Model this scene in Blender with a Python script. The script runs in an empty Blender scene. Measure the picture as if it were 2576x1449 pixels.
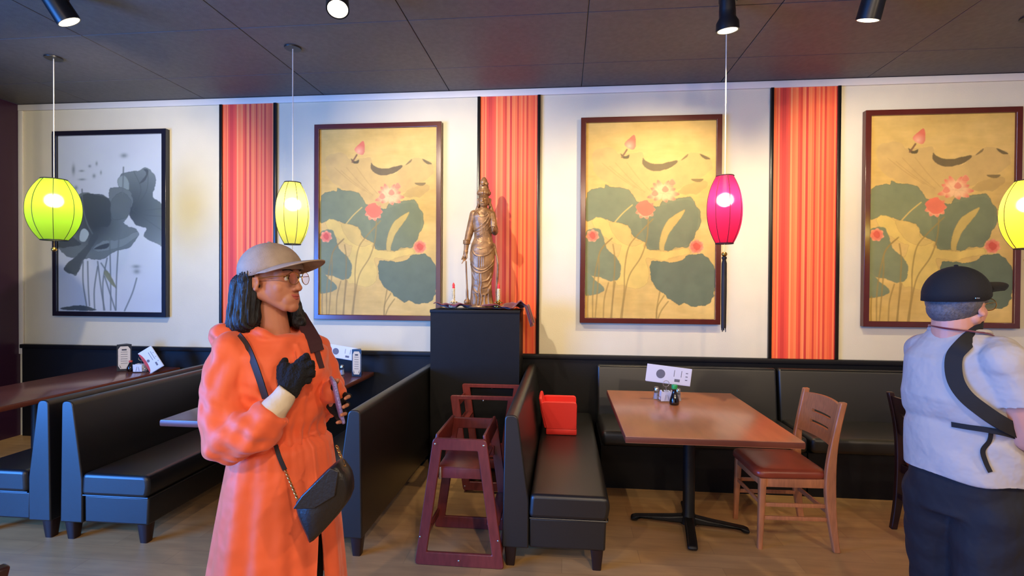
import bpy, bmesh, math, random
import numpy as np
from mathutils import Vector, Matrix
random.seed(4); rng = np.random.RandomState(4)
PI = math.pi; SC = bpy.context.scene; COL = SC.collection
# ---------------------------------------------------------------- camera
cam_d = bpy.data.cameras.new('camera'); cam = bpy.data.objects.new('camera', cam_d); COL.objects.link(cam)
cam_d.sensor_width = 36; cam_d.lens = 1300/2576*36; cam_d.clip_start = 0.02
cam.location = (0, 0, 1.6)
cam.rotation_euler = (Matrix.Rotation(math.atan(130/1300), 3, 'Z') @ Matrix.Rotation(PI/2-math.radians(.56), 3, 'X') @ Matrix.Rotation(math.radians(.33), 3, 'Z')).to_euler()
SC.camera = cam
SC.view_settings.view_transform = 'Standard'; SC.view_settings.look = 'None'
SC.view_settings.gamma = 1; SC.view_settings.use_curve_mapping = False
SC.view_settings.exposure = 0.28
# ---------------------------------------------------------------- world and lights
w = bpy.data.worlds.new('world'); SC.world = w; w.use_nodes = True
w.node_tree.nodes['Background'].inputs[0].default_value = (.4, .6, 1, 1)
w.node_tree.nodes['Background'].inputs[1].default_value = .35
def aim(o, target):
    d = Vector(target)-o.location; o.rotation_euler = d.to_track_quat('-Z', 'Y').to_euler()
def area(name, loc, target, size, power, col):
    l = bpy.data.lights.new(name, 'AREA'); l.shape = 'RECTANGLE'; l.size, l.size_y = size; l.energy = power; l.color = col
    o = bpy.data.objects.new(name, l); COL.objects.link(o); o.location = loc; aim(o, target); return o
# daylight that falls through the shop window behind the photographer, to the left
area('window_daylight', (-5.74, -.6, 1.5), (0, -.6, 1.9), (3.6, 2.2), 760, (.06, .28, 1))
area('window_daylight', (-2.6, -4.38, 1.7), (-2.2, 3, 1.4), (3.0, 2.4), 60, (.7, .8, 1))
# added warm fill spots under the ceiling, behind and above the photographer
def pt(name, loc, p, col, r=.12):
    l = bpy.data.lights.new(name, 'POINT'); l.energy = p; l.color = col; l.shadow_soft_size = r
    o = bpy.data.objects.new(name, l); COL.objects.link(o); o.location = loc; return o
for lx, ly in ((-1.9, -1.2), (.6, -.6), (2.9, -.2), (5.2, 1.2), (1.6, -2.8), (4.8, -2.8)):
    l = bpy.data.lights.new('warm_fill_light', 'SPOT'); l.energy = 120 if lx < 4 else 45; l.color = (1, .76, .5); l.spot_size = math.radians(158); l.spot_blend = .5; l.shadow_soft_size = .05
    o = bpy.data.objects.new('warm_fill_light', l); COL.objects.link(o); o.location = (lx, ly, 3.2); aim(o, (lx+.15, ly+1.6, 0))
SPOTS = [((-3.06, 2.93, 3.2), (-4.5, 4.8, 1.9), 120, (1, .86, .66)), ((-1.33, 2.93, 3.2), (-1.1, 4.8, 1.9), 150, (1, .84, .6)),
         ((1.02, 3.40, 3.2), (.75, 4.8, 1.8), 120, (1, .8, .44)), ((1.82, 3.34, 3.2), (2.9, 4.8, 1.9), 95, (1, .82, .56))]
for lc, tg, p, c in SPOTS:
    l = bpy.data.lights.new('spot_light', 'SPOT'); l.energy = p; l.color = c; l.spot_size = math.radians(105); l.spot_blend = .8; l.shadow_soft_size = .03
    o = bpy.data.objects.new('spot_light', l); COL.objects.link(o)
    o.location = Vector(lc)+Vector((0, .04, -.09)); aim(o, tg)
# ---------------------------------------------------------------- helpers
def L(c):
    return tuple((x/255/12.92 if x/255 <= .04045 else ((x/255+.055)/1.055)**2.4) for x in c)+(1,)
def mat(name, col, rough=.5, metal=0, cr=.15, vary=0, vscale=8, bump=0, bd=.01, bscale=60, coat=0, alpha=1, trans=0, spec=.5, emit=None, es=0, sub=0, col2=None, stretch=None, sheen=0, detail=3):
    m = bpy.data.materials.new(name); m.use_nodes = True; nt = m.node_tree; b = nt.nodes['Principled BSDF']
    c = L(col); b.inputs['Base Color'].default_value = c; b.inputs['Roughness'].default_value = rough; b.inputs['Metallic'].default_value = metal
    b.inputs['Specular IOR Level'].default_value = spec; b.inputs['Coat Weight'].default_value = coat; b.inputs['Coat Roughness'].default_value = cr; b.inputs['Transmission Weight'].default_value = trans
    if sheen: b.inputs['Sheen Weight'].default_value = sheen
    if sub: b.inputs['Subsurface Weight'].default_value = sub; b.inputs['Subsurface Radius'].default_value = (.02, .008, .004)
    if emit: b.inputs['Emission Color'].default_value = L(emit); b.inputs['Emission Strength'].default_value = es
    tc = nt.nodes.new('ShaderNodeTexCoord'); src = tc.outputs['Object']
    if stretch:
        mp = nt.nodes.new('ShaderNodeMapping'); mp.inputs['Scale'].default_value = stretch; nt.links.new(src, mp.inputs[0]); src = mp.outputs[0]
    n = nt.nodes.new('ShaderNodeTexNoise'); n.inputs['Scale'].default_value = vscale; n.inputs['Detail'].default_value = detail; nt.links.new(src, n.inputs['Vector'])
    if vary or col2:
        r = nt.nodes.new('ShaderNodeValToRGB'); nt.links.new(n.outputs[0], r.inputs[0])
        r.color_ramp.elements[0].position = .3; r.color_ramp.elements[1].position = .7
        r.color_ramp.elements[0].color = tuple(x*(1-vary) for x in c[:3])+(1,)
        r.color_ramp.elements[1].color = L(col2) if col2 else tuple(min(1, x*(1+vary)) for x in c[:3])+(1,)
        nt.links.new(r.outputs[0], b.inputs['Base Color'])
    if bump:
        n2 = nt.nodes.new('ShaderNodeTexNoise'); n2.inputs['Scale'].default_value = bscale; n2.inputs['Detail'].default_value = 2; nt.links.new(src, n2.inputs['Vector'])
        bp = nt.nodes.new('ShaderNodeBump'); bp.inputs['Strength'].default_value = bump; bp.inputs['Distance'].default_value = bd
        nt.links.new(n2.outputs[0], bp.inputs['Height']); nt.links.new(bp.outputs[0], b.inputs['Normal'])
    return m
def link(name, me, m, parent=None, loc=None, rot=None):
    o = bpy.data.objects.new(name, me); COL.objects.link(o)
    if m is not None and not me.materials: me.materials.append(m)
    if parent: o.parent = parent
    if loc: o.location = loc
    if rot: o.rotation_euler = rot
    return o
def tag(o, label=None, cat=None, group=None, kind=None):
    if label: o['label'] = label
    if cat: o['category'] = cat
    if group: o['group'] = group
    if kind: o['kind'] = kind
    return o
def thing(name, loc, label, cat, rz=0, group=None, rot=None):
    o = bpy.data.objects.new(name, None); COL.objects.link(o); o.location = loc; o.rotation_euler = rot or (0, 0, rz); o.empty_display_size = .1
    return tag(o, label, cat, group)
class MB:
    def __init__(s): s.bm = bmesh.new()
    def _x(s, vs, rot, loc):
        if rot: bmesh.ops.rotate(s.bm, verts=vs, cent=(0, 0, 0), matrix=Matrix.Rotation(rot[2], 3, 'Z') @ Matrix.Rotation(rot[1], 3, 'Y') @ Matrix.Rotation(rot[0], 3, 'X'))
        bmesh.ops.translate(s.bm, verts=vs, vec=loc)
    def box(s, c, d, rot=None, bev=0, seg=2):
        r = bmesh.ops.create_cube(s.bm, size=1); vs = r['verts']; bmesh.ops.scale(s.bm, verts=vs, vec=d)
        if bev:
            es = list({e for v in vs for e in v.link_edges}); q = bmesh.ops.bevel(s.bm, geom=es, offset=bev, segments=seg, affect='EDGES', profile=.5)
            vs = list({v for v in vs if v.is_valid} | set(q['verts']))
        s._x(vs, rot, c); return s
    def bx(s, a, b, bev=0, seg=2):
        return s.box([(p+q)/2 for p, q in zip(a, b)], [abs(q-p) for p, q in zip(a, b)], None, bev, seg)
    def lathe(s, prof, c=(0, 0, 0), n=24, rot=None):
        rings = []
        for r, z in prof:
            rings.append([s.bm.verts.new((max(r, 1e-4)*math.cos(2*PI*i/n), max(r, 1e-4)*math.sin(2*PI*i/n), z)) for i in range(n)])
        for a, b in zip(rings, rings[1:]):
            for i in range(n): s.bm.faces.new((a[i], a[(i+1) % n], b[(i+1) % n], b[i]))
        if prof[0][0] > 1e-3: s.bm.faces.new(list(reversed(rings[0])))
        if prof[-1][0] > 1e-3: s.bm.faces.new(rings[-1])
        s._x([v for r in rings for v in r], rot, c); return s
    def tube(s, pts, r, n=8, closed=False, flat=1):
        pts = [Vector(p) for p in pts]; N = len(pts); rs = r if isinstance(r, (list, tuple)) else [r]*N
        rings = []; up = None
        for i, p in enumerate(pts):
            if closed: t = pts[(i+1) % N]-pts[i-1]
            else: t = pts[min(i+1, N-1)]-pts[max(i-1, 0)]
            t.normalize()
            if up is None:
                up = Vector((0, 0, 1)) if abs(t.z) < .9 else Vector((1, 0, 0))
            a = t.cross(up).normalized(); up = a.cross(t).normalized()
            rings.append([s.bm.verts.new(p+(a*math.cos(2*PI*k/n)+up*math.sin(2*PI*k/n)*flat)*rs[i]) for k in range(n)])
        for i in range(N if closed else N-1):
            A, B = rings[i], rings[(i+1) % N]
            for k in range(n): s.bm.faces.new((A[k], A[(k+1) % n], B[(k+1) % n], B[k]))
        if not closed: s.bm.faces.new(list(reversed(rings[0]))); s.bm.faces.new(rings[-1])
        return s
    def prism(s, poly, t, axes='xz', off=0):
        """poly of 2D points in plane axes, extruded by t along the third axis"""
        def P(a, b, c): return {'xz': (a, c, b), 'xy': (a, b, c), 'yz': (c, a, b)}[axes]
        A = [s.bm.verts.new(P(a, b, off)) for a, b in poly]; B = [s.bm.verts.new(P(a, b, off+t)) for a, b in poly]; n = len(poly)
        s.bm.faces.new(A); s.bm.faces.new(list(reversed(B)))
        for i in range(n): s.bm.faces.new((A[i], B[i], B[(i+1) % n], A[(i+1) % n]))
        return s
    def frame(s, outer, inner, t, axes='xz', off=0):
        def P(a, b, c): return {'xz': (a, c, b), 'xy': (a, b, c), 'yz': (c, a, b)}[axes]
        o0 = [s.bm.verts.new(P(a, b, off)) for a, b in outer]; o1 = [s.bm.verts.new(P(a, b, off+t)) for a, b in outer]
        i0 = [s.bm.verts.new(P(a, b, off)) for a, b in inner]; i1 = [s.bm.verts.new(P(a, b, off+t)) for a, b in inner]; n = len(outer)
        for i in range(n):
            j = (i+1) % n
            s.bm.faces.new((o0[i], o0[j], i0[j], i0[i])); s.bm.faces.new((o1[i], i1[i], i1[j], o1[j]))
            s.bm.faces.new((o0[i], o1[i], o1[j], o0[j])); s.bm.faces.new((i0[i], i0[j], i1[j], i1[i]))
        return s
    def ball(s, c, r, sc=(1, 1, 1), rot=None, u=20, v=12):
        q = bmesh.ops.create_uvsphere(s.bm, u_segments=u, v_segments=v, radius=r); vs = q['verts']; bmesh.ops.scale(s.bm, verts=vs, vec=sc); s._x(vs, rot, c); return s
    def cap(s, p0, r0, p1, r1, n=14, flat=False):
        """tapered capsule from p0 to p1"""
        p0 = Vector(p0); p1 = Vector(p1); d = p1-p0; Ln = d.length
        if Ln < 1e-5: return s.ball(p0, r0)
        prof = []
        if flat: prof.append((0, 0))
        else:
            for i in range(5): a = -PI/2+PI/2*i/5; prof.append((r0*math.cos(a), r0*math.sin(a)))
        prof += [(r0, 0), (r1, Ln)]
        if flat: prof.append((0, Ln))
        else:
            for i in range(1, 6): a = PI/2*i/5; prof.append((r1*math.cos(a), Ln+r1*math.sin(a)))
        q = d.to_track_quat('Z', 'Y').to_matrix(); rings = []
        for r, z in prof: rings.append([s.bm.verts.new(q @ Vector((max(r, 1e-5)*math.cos(2*PI*i/n), max(r, 1e-5)*math.sin(2*PI*i/n), z))+p0) for i in range(n)])
        for a, b in zip(rings, rings[1:]):
            for i in range(n): s.bm.faces.new((a[i], a[(i+1) % n], b[(i+1) % n], b[i]))
        s.bm.faces.new(list(reversed(rings[0]))); s.bm.faces.new(rings[-1])
        return s
    def loft(s, secs, n=32, exp=2.3):
        """secs: (centre xyz, half width a, half depth b, angle) ellipses in horizontal planes"""
        rings = []
        for (c, a, b, an) in secs:
            R_ = []
            for i in range(n):
                t = 2*PI*i/n; x = math.copysign(abs(math.cos(t))**(2/exp), math.cos(t))*a; y = math.copysign(abs(math.sin(t))**(2/exp), math.sin(t))*b
                R_.append(s.bm.verts.new((c[0]+x*math.cos(an)-y*math.sin(an), c[1]+x*math.sin(an)+y*math.cos(an), c[2])))
            rings.append(R_)
        for a, b in zip(rings, rings[1:]):
            for i in range(n): s.bm.faces.new((a[i], a[(i+1) % n], b[(i+1) % n], b[i]))
        s.bm.faces.new(list(reversed(rings[0]))); s.bm.faces.new(rings[-1]); return s
    def mesh(s, smooth=40, name='m'):
        bmesh.ops.recalc_face_normals(s.bm, faces=s.bm.faces)
        me = bpy.data.meshes.new(name); s.bm.to_mesh(me); s.bm.free()
        if smooth:
            me.shade_smooth()
            if smooth < 180: me.set_sharp_from_angle(angle=math.radians(smooth))
        return me
    def build(s, name, m, parent=None, smooth=40, loc=None, rot=None):
        return link(name, s.mesh(smooth, name), m, parent, loc, rot)
    def remesh(s, vox, smooth_it=3, deform=None):
        """fuse everything in this builder into ONE continuous skin"""
        bmesh.ops.recalc_face_normals(s.bm, faces=s.bm.faces)
        me = bpy.data.meshes.new('tmp'); s.bm.to_mesh(me); s.bm.free()
        o = bpy.data.objects.new('tmp', me); COL.objects.link(o)
        md = o.modifiers.new('r', 'REMESH'); md.mode = 'VOXEL'; md.voxel_size = vox; md.adaptivity = 0
        if smooth_it: sm = o.modifiers.new('s', 'SMOOTH'); sm.factor = .5; sm.iterations = smooth_it
        dg = bpy.context.evaluated_depsgraph_get(); dg.update()
        out = bpy.data.meshes.new_from_object(o.evaluated_get(dg)); bpy.data.objects.remove(o); bpy.data.meshes.remove(me)
        if deform:
            n = len(out.vertices); co = np.empty(n*3); out.vertices.foreach_get('co', co); no = np.empty(n*3); out.vertices.foreach_get('normal', no)
            co = deform(co.reshape(-1, 3), no.reshape(-1, 3)); out.vertices.foreach_set('co', co.ravel()); out.update()
        out.shade_smooth(); return out
def spline(pts, k=6, closed=False):
    pts = [Vector(p) for p in pts]; N = len(pts); out = []
    rngi = range(N if closed else N-1)
    for i in rngi:
        g = (lambda j: pts[j % N]) if closed else (lambda j: pts[min(max(j, 0), N-1)])
        a, b, c, d = g(i-1), g(i), g(i+1), g(i+2)
        for j in range(k):
            t = j/k; out.append(.5*((2*b)+(c-a)*t+(2*a-5*b+4*c-d)*t*t+(3*b-a-3*c+d)*t**3))
    if not closed: out.append(pts[-1])
    return out
def ribbon(name, pts, wdt, th, nrm, m, parent):
    """flat strap along pts; nrm(p) gives the face normal"""
    b = bmesh.new(); P = spline(pts, 6); rings = []
    for i, p in enumerate(P):
        t = (P[min(i+1, len(P)-1)]-P[max(i-1, 0)]).normalized(); n = Vector(nrm(p) if callable(nrm) else nrm).normalized(); s_ = t.cross(n).normalized(); n = s_.cross(t)
        rings.append([b.verts.new(p+s_*a*wdt/2+n*c*th/2) for a, c in ((-1, -1), (1, -1), (1, 1), (-1, 1))])
    for A, B in zip(rings, rings[1:]):
        for k in range(4): b.faces.new((A[k], A[(k+1) % 4], B[(k+1) % 4], B[k]))
    b.faces.new(rings[0]); b.faces.new(rings[-1]); mb = MB(); mb.bm.free(); mb.bm = b
    return mb.build(name, m, parent, 50)
# ---------------------------------------------------------------- materials
M = {}
M['cream'] = mat('cream_wall_paint', (218, 208, 180), .75, vary=.03, vscale=3, bump=.08, bscale=90)
M['crown'] = mat('white_trim_paint', (224, 216, 202), .5)
M['ceil'] = mat('charcoal_ceiling_paint', (90, 85, 82), .6, vary=.12, vscale=25, bump=.15, bscale=160)
M['floor'] = mat('brown_vinyl_floor', (152, 122, 88), .38, vary=.1, vscale=3)
M['black_panel'] = mat('black_wainscot_paint', (17, 17, 20), .5, spec=.3, vary=.1, vscale=9, bump=.06, bscale=140)
M['cabinet'] = mat('black_pedestal_paint', (18, 18, 20), .55, spec=.25, vary=.08, vscale=12, bump=.08, bscale=180)
M['purple'] = mat('aubergine_gloss_paint', (58, 30, 52), .28, bump=.02, bscale=4)
M['leather'] = mat('black_vinyl_leather', (15, 15, 16), .45, bump=.1, bscale=220, bd=.004, coat=.6, cr=.38)
M['darkleg'] = mat('dark_wooden_leg', (36, 18, 18), .4)
M['tabletop'] = mat('brown_laminate', (188, 122, 86), .28, vary=.1, vscale=5, stretch=(3, .6, 1), coat=.2)
M['tabledark'] = mat('dark_brown_laminate', (100, 55, 48), .25, vary=.08, vscale=6, stretch=(3, .6, 1), coat=.3)
M['tableedge'] = mat('brown_edge_band', (112, 58, 42), .4)
M['iron'] = mat('black_cast_iron', (22, 22, 22), .45, metal=.3, bump=.1, bscale=120)
M['chairwood'] = mat('honey_wood', (182, 116, 74), .38, vary=.14, vscale=14, stretch=(6, 6, 1), coat=.15)
M['chairseat'] = mat('russet_vinyl', (138, 58, 36), .33, vary=.08, bump=.06, bscale=160)
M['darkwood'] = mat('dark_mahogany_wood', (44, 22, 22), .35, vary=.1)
M['mahog'] = mat('maroon_stained_wood', (118, 46, 42), .36, vary=.16, vscale=10, stretch=(5, 5, 1.2), coat=.2)
M['frame'] = mat('mahogany_frame', (84, 30, 22), .25, coat=.3, vary=.08)
M['inkframe'] = mat('black_frame', (24, 22, 34), .25, coat=.3)
M['rail'] = mat('black_rail_gloss', (18, 16, 16), .3)
M['steel'] = mat('steel', (190, 190, 190), .25, metal=1)
M['gold'] = mat('brass', (200, 160, 80), .3, metal=1)
M['red'] = mat('red_plastic', (238, 56, 50), .42)
M['bronze'] = mat('antique_bronze', (98, 66, 40), .36, metal=.3, col2=(176, 132, 84), vscale=14, bump=.25, bscale=55, detail=6)
M['cloth'] = mat('burgundy_satin', (100, 20, 32), .38, sheen=.3, bump=.1, bscale=20)
M['paper'] = mat('white_paper', (225, 228, 240), .6)
M['glass'] = mat('clear_glass', (240, 240, 245), .08, trans=1)
M['soy'] = mat('soy_sauce_glass', (18, 8, 6), .08, coat=.5)
M['green'] = mat('green_plastic', (40, 165, 85), .4)
M['blackplastic'] = mat('black_plastic', (20, 20, 22), .35)
M['ink'] = mat('grey_print_ink', (110, 112, 125), .7)
M['inkred'] = mat('red_print_ink', (200, 70, 62), .6)
M['inkdark'] = mat('black_print_ink', (50, 46, 48), .6)
M['canwhite'] = mat('ivory_wax', (205, 190, 150), .5, vary=.35, vscale=150)
M['skin'] = mat('tan_skin', (186, 122, 92), .5, sub=.05, vary=.05, vscale=20)
M['skin2'] = mat('light_skin', (200, 142, 122), .5, sub=.05, vary=.05, vscale=20)
M['hair'] = mat('black_hair', (12, 10, 10), .5, vary=.5, vscale=40, stretch=(8, 8, .6), bump=.5, bscale=50)
M['greyhair'] = mat('grey_hair', (88, 84, 86), .6, vary=.3, vscale=120, bump=.3, bscale=200)
M['orange'] = mat('orange_nylon', (242, 104, 58), .62, vary=.06, vscale=5, bump=.7, bd=.03, bscale=8, sheen=.2)
M['khaki'] = mat('khaki_cotton', (168, 148, 128), .8, vary=.1, vscale=30, bump=.2, bscale=300)
M['blackcloth'] = mat('black_fabric', (17, 16, 18), .8, bump=.2, bd=.003, bscale=120)
M['knit'] = mat('black_knit_wool', (14, 13, 16), .95, bump=.8, bscale=140)
M['maroon'] = mat('maroon_webbing', (60, 26, 34), .75, bump=.3, bd=.002, bscale=220)
M['strap'] = mat('black_webbing_strap', (36, 28, 24), .6, bump=.3, bd=.002, bscale=220)
M['cuff'] = mat('cream_cotton', (214, 198, 170), .8, bump=.6, bscale=28)
M['bag'] = mat('black_leather_bag', (28, 24, 22), .4, bump=.15, bscale=90)
M['phone'] = mat('lilac_glitter_case', (120, 108, 190), .3, col2=(176, 168, 232), vscale=160, vary=.3)
M['grey'] = mat('light_grey_jersey', (176, 168, 162), .85, vary=.03, bump=.5, bd=.02, bscale=18)
M['navy'] = mat('dark_navy_trousers', (15, 16, 25), .8, vary=.1, bump=.5, bd=.02, bscale=14)
M['capblack'] = mat('black_wool_cap', (14, 14, 17), .85, bump=.15, bscale=160)
M['lens'] = mat('spectacle_lens', (235, 240, 240), .05, trans=1)
M['eye'] = mat('eye_white', (225, 215, 205), .2)
M['iris'] = mat('dark_iris', (30, 18, 12), .15)
M['lips'] = mat('rose_lips', (170, 84, 76), .4)
M['shoe'] = mat('black_shoe', (20, 20, 22), .45)
# striped strips: coral stripes of uneven width, printed on the panel
def stripes():
    m = bpy.data.materials.new('orange_red_striped_fabric'); m.use_nodes = True; nt = m.node_tree; b = nt.nodes['Principled BSDF']; b.inputs['Roughness'].default_value = .6
    tc = nt.nodes.new('ShaderNodeTexCoord'); sx = nt.nodes.new('ShaderNodeSeparateXYZ'); nt.links.new(tc.outputs['Object'], sx.inputs[0])
    ad = nt.nodes.new('ShaderNodeMath'); ad.operation = 'MULTIPLY_ADD'; ad.inputs[1].default_value = 1; ad.inputs[2].default_value = .29; nt.links.new(sx.outputs[0], ad.inputs[0])
    mu = nt.nodes.new('ShaderNodeMath'); mu.operation = 'MULTIPLY'; mu.inputs[1].default_value = 1/.58; nt.links.new(ad.outputs[0], mu.inputs[0])
    r = nt.nodes.new('ShaderNodeValToRGB'); r.color_ramp.interpolation = 'CONSTANT'; nt.links.new(mu.outputs[0], r.inputs[0])
    cols = [(236, 84, 52), (246, 112, 62), (206, 56, 44), (248, 128, 72), (228, 70, 52), (250, 140, 84), (214, 66, 44), (240, 98, 54)]
    seq = [0, 1, 0, 3, 4, 2, 4, 0, 5, 1, 3, 0, 6, 3, 5, 2, 3, 1, 6, 1, 5, 0, 3, 6, 1, 7, 0, 3, 4, 7]
    ps = [0, .05, .09, .11, .135, .17, .225, .26, .29, .32, .36, .40, .43, .465, .49, .515, .55, .6, .63, .66, .70, .715, .75, .78, .81, .85, .885, .92, .945, .975]
    e = r.color_ramp.elements; e[0].color = L(cols[seq[0]]); e[1].position = ps[1]; e[1].color = L(cols[seq[1]])
    for p, q in zip(ps[2:], seq[2:]):
        k = e.new(p); k.color = L(cols[q])
    n = nt.nodes.new('ShaderNodeTexNoise'); n.inputs['Scale'].default_value = 1
    mp = nt.nodes.new('ShaderNodeMapping'); mp.inputs['Scale'].default_value = (160, 1, .15); nt.links.new(tc.outputs['Object'], mp.inputs[0]); nt.links.new(mp.outputs[0], n.inputs['Vector'])
    mx = nt.nodes.new('ShaderNodeMix'); mx.data_type = 'RGBA'; mx.blend_type = 'SOFT_LIGHT'; mx.inputs[0].default_value = .5
    nt.links.new(r.outputs[0], mx.inputs[6]); nt.links.new(n.outputs[0], mx.inputs[7]); nt.links.new(mx.outputs[2], b.inputs['Base Color']); return m
M['stripe'] = stripes()
def vcol(name, rough=.6):
    m = bpy.data.materials.new(name); m.use_nodes = True; nt = m.node_tree; b = nt.nodes['Principled BSDF']; b.inputs['Roughness'].default_value = rough
    a = nt.nodes.new('ShaderNodeAttribute'); a.attribute_name = 'print'; nt.links.new(a.outputs['Color'], b.inputs['Base Color']); return m
M['print'] = vcol('painted_silk_print'); M['inkprint'] = vcol('ink_wash_print', .5)
def shade_mat(name, col, tr=.75):
    m = bpy.data.materials.new(name); m.use_nodes = True; nt = m.node_tree; nt.nodes.remove(nt.nodes['Principled BSDF']); out = nt.nodes['Material Output']
    t = nt.nodes.new('ShaderNodeBsdfTranslucent'); d = nt.nodes.new('ShaderNodeBsdfDiffuse'); mx = nt.nodes.new('ShaderNodeMixShader'); mx.inputs[0].default_value = tr
    rf = nt.nodes.new('ShaderNodeBsdfRefraction'); rf.inputs['Roughness'].default_value = .6; rf.inputs['IOR'].default_value = 1.16; rf.inputs[0].default_value = L([min(255, v*.5+128) for v in col]); mx2 = nt.nodes.new('ShaderNodeMixShader'); mx2.inputs[0].default_value = .3
    t.inputs[0].default_value = L(col); d.inputs[0].default_value = L(col); nt.links.new(d.outputs[0], mx.inputs[1]); nt.links.new(t.outputs[0], mx.inputs[2]); nt.links.new(mx.outputs[0], mx2.inputs[1]); nt.links.new(rf.outputs[0], mx2.inputs[2]); nt.links.new(mx2.outputs[0], out.inputs[0]); return m
def emis(name, col, s):
    m = bpy.data.materials.new(name); m.use_nodes = True; b = m.node_tree.nodes['Principled BSDF']; b.inputs['Base Color'].default_value = L(col)
    b.inputs['Emission Color'].default_value = L(col); b.inputs['Emission Strength'].default_value = s; return m
M['bulb'] = emis('glowing_bulb', (255, 240, 215), 85)
M['lens_on'] = emis('glowing_lamp_lens', (255, 232, 190), 7)
def floor_mat():
    m = mat('brown_plank_vinyl', (150, 118, 82), .42); nt = m.node_tree; b = nt.nodes['Principled BSDF']
    tc = nt.nodes.new('ShaderNodeTexCoord'); br = nt.nodes.new('ShaderNodeTexBrick'); br.inputs['Scale'].default_value = 1
    br.inputs['Color1'].default_value = L((192, 152, 100)); br.inputs['Color2'].default_value = L((180, 140, 90)); br.inputs['Mortar'].default_value = L((162, 126, 82))
    br.inputs['Mortar Size'].default_value = .0015; br.inputs['Brick Width'].default_value = .9; br.inputs['Row Height'].default_value = .15
    nt.links.new(tc.outputs['Object'], br.inputs['Vector'])
    n = nt.nodes.new('ShaderNodeTexNoise'); n.inputs['Scale'].default_value = 6; n.inputs['Detail'].default_value = 6
    mp = nt.nodes.new('ShaderNodeMapping'); mp.inputs['Scale'].default_value = (.6, 3, 1); nt.links.new(tc.outputs['Object'], mp.inputs[0]); nt.links.new(mp.outputs[0], n.inputs['Vector'])
    mx = nt.nodes.new('ShaderNodeMix'); mx.data_type = 'RGBA'; mx.blend_type = 'OVERLAY'; mx.inputs[0].default_value = .3
    nt.links.new(br.outputs[0], mx.inputs[6]); nt.links.new(n.outputs[0], mx.inputs[7]); nt.links.new(mx.outputs[2], b.inputs['Base Color']); return m
M['floor'] = floor_mat()
# ---------------------------------------------------------------- the room
XL, XR, YB, YF, H = -5.58, 7.0, 4.8, -4.2, 3.4
def struct(name, mb, m, sm=40): return tag(mb.build(name, m, None, sm), kind='structure')
struct('floor', MB().bx((XL-.1, YF-.1, -.1), (XR+.1, YB+.1, 0)), M['floor'])
ceil = struct('ceiling', MB().bx((XL-.1, YF-.1, H+.02), (XR+.1, YB+.1, H+.12)), M['rail'])
# black-painted ceiling boards with open joints
pan = {}
xs = sorted([-2.31+1.23*k for k in range(-2, 8)]+[XL, XR]); ys = sorted([3.48-.8*k for k in range(-1, 10)]+[YF, YB])
ys = [y for y in ys if YF <= y <= YB]
for a, b in zip(xs, xs[1:]):
    for c, d in zip(ys, ys[1:]):
        if b-a < .05 or d-c < .05: continue
        key = (round(b-a, 3), round(d-c, 3))
        if key not in pan: pan[key] = MB().box((0, 0, 0), (b-a-.006, d-c-.006, .02), bev=.002, seg=1).mesh(0)
        link('ceiling_panel', pan[key], M['ceil'], ceil, ((a+b)/2, (c+d)/2, H+.01))
struct('wall_back', MB().bx((XL-.1, YB, 0), (XR+.1, YB+.12, H)), M['cream'])
wl = MB(); wl.bx((XL-.12, YF-.1, 0), (XL, -2.5, H)); wl.bx((XL-.12, 1.3, 0), (XL, YB, H)); wl.bx((XL-.12, -2.5, 0), (XL, 1.3, .4)); wl.bx((XL-.12, -2.5, 2.7), (XL, 1.3, H))
struct('wall_left', wl, M['purple'])
struct('wall_right', MB().bx((XR, YF-.1, 0), (XR+.12, YB, H)), M['cream'])
# wall behind the photographer, with the wide shop window on its left
wf = MB(); wf.bx((XL, YF-.12, 0), (-5.3, YF, H)); wf.bx((-.9, YF-.12, 0), (XR, YF, H)); wf.bx((-5.3, YF-.12, 0), (-.9, YF, .45)); wf.bx((-5.3, YF-.12, 2.95), (-.9, YF, H))
struct('wall_front', wf, M['black_panel'])
struct('trim_1', MB().bx((XL, YB-.02, 3.335), (XR, YB, H-.004), bev=.004), M['crown'])
struct('trim_2', MB().bx((XL, YB-.018, .84), (XL+.05, YB, 3.335), bev=.004), M['crown'])
struct('trim_3', MB().bx((XL+.05, YB-.025, 0), (XR, YB, .915)), M['black_panel'])
struct('trim_4', MB().bx((XL+.05, YB-.055, .905), (XR, YB, .945), bev=.006), M['black_panel'])
# striped wall strips between black rails
for i, (cx, lb) in enumerate(((-3.08, 'coral and orange striped wall strip left of the pair of woman and green lantern, nearest the ink painting'), (-.517, 'orange striped wall strip behind the bronze statue'), (2.1, 'orange striped wall strip between the two right-hand lotus paintings'))):
    t = thing('striped_wall_strip', (cx, YB, .945), ['orange-red striped wall strip between the grey ink painting and the woman', lb, lb][i], 'wall panel', group='striped strips with black side rails')
    MB().bx((-.268, -.012, 0), (.268, 0, 2.39)).build('striped_panel', M['stripe'], t)
    for s in (-1, 1): MB().bx((s*.28-.0135, -.03, 0), (s*.28+.0135, 0, 2.39), bev=.003).build('side_rail', M['rail'], t)
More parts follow.
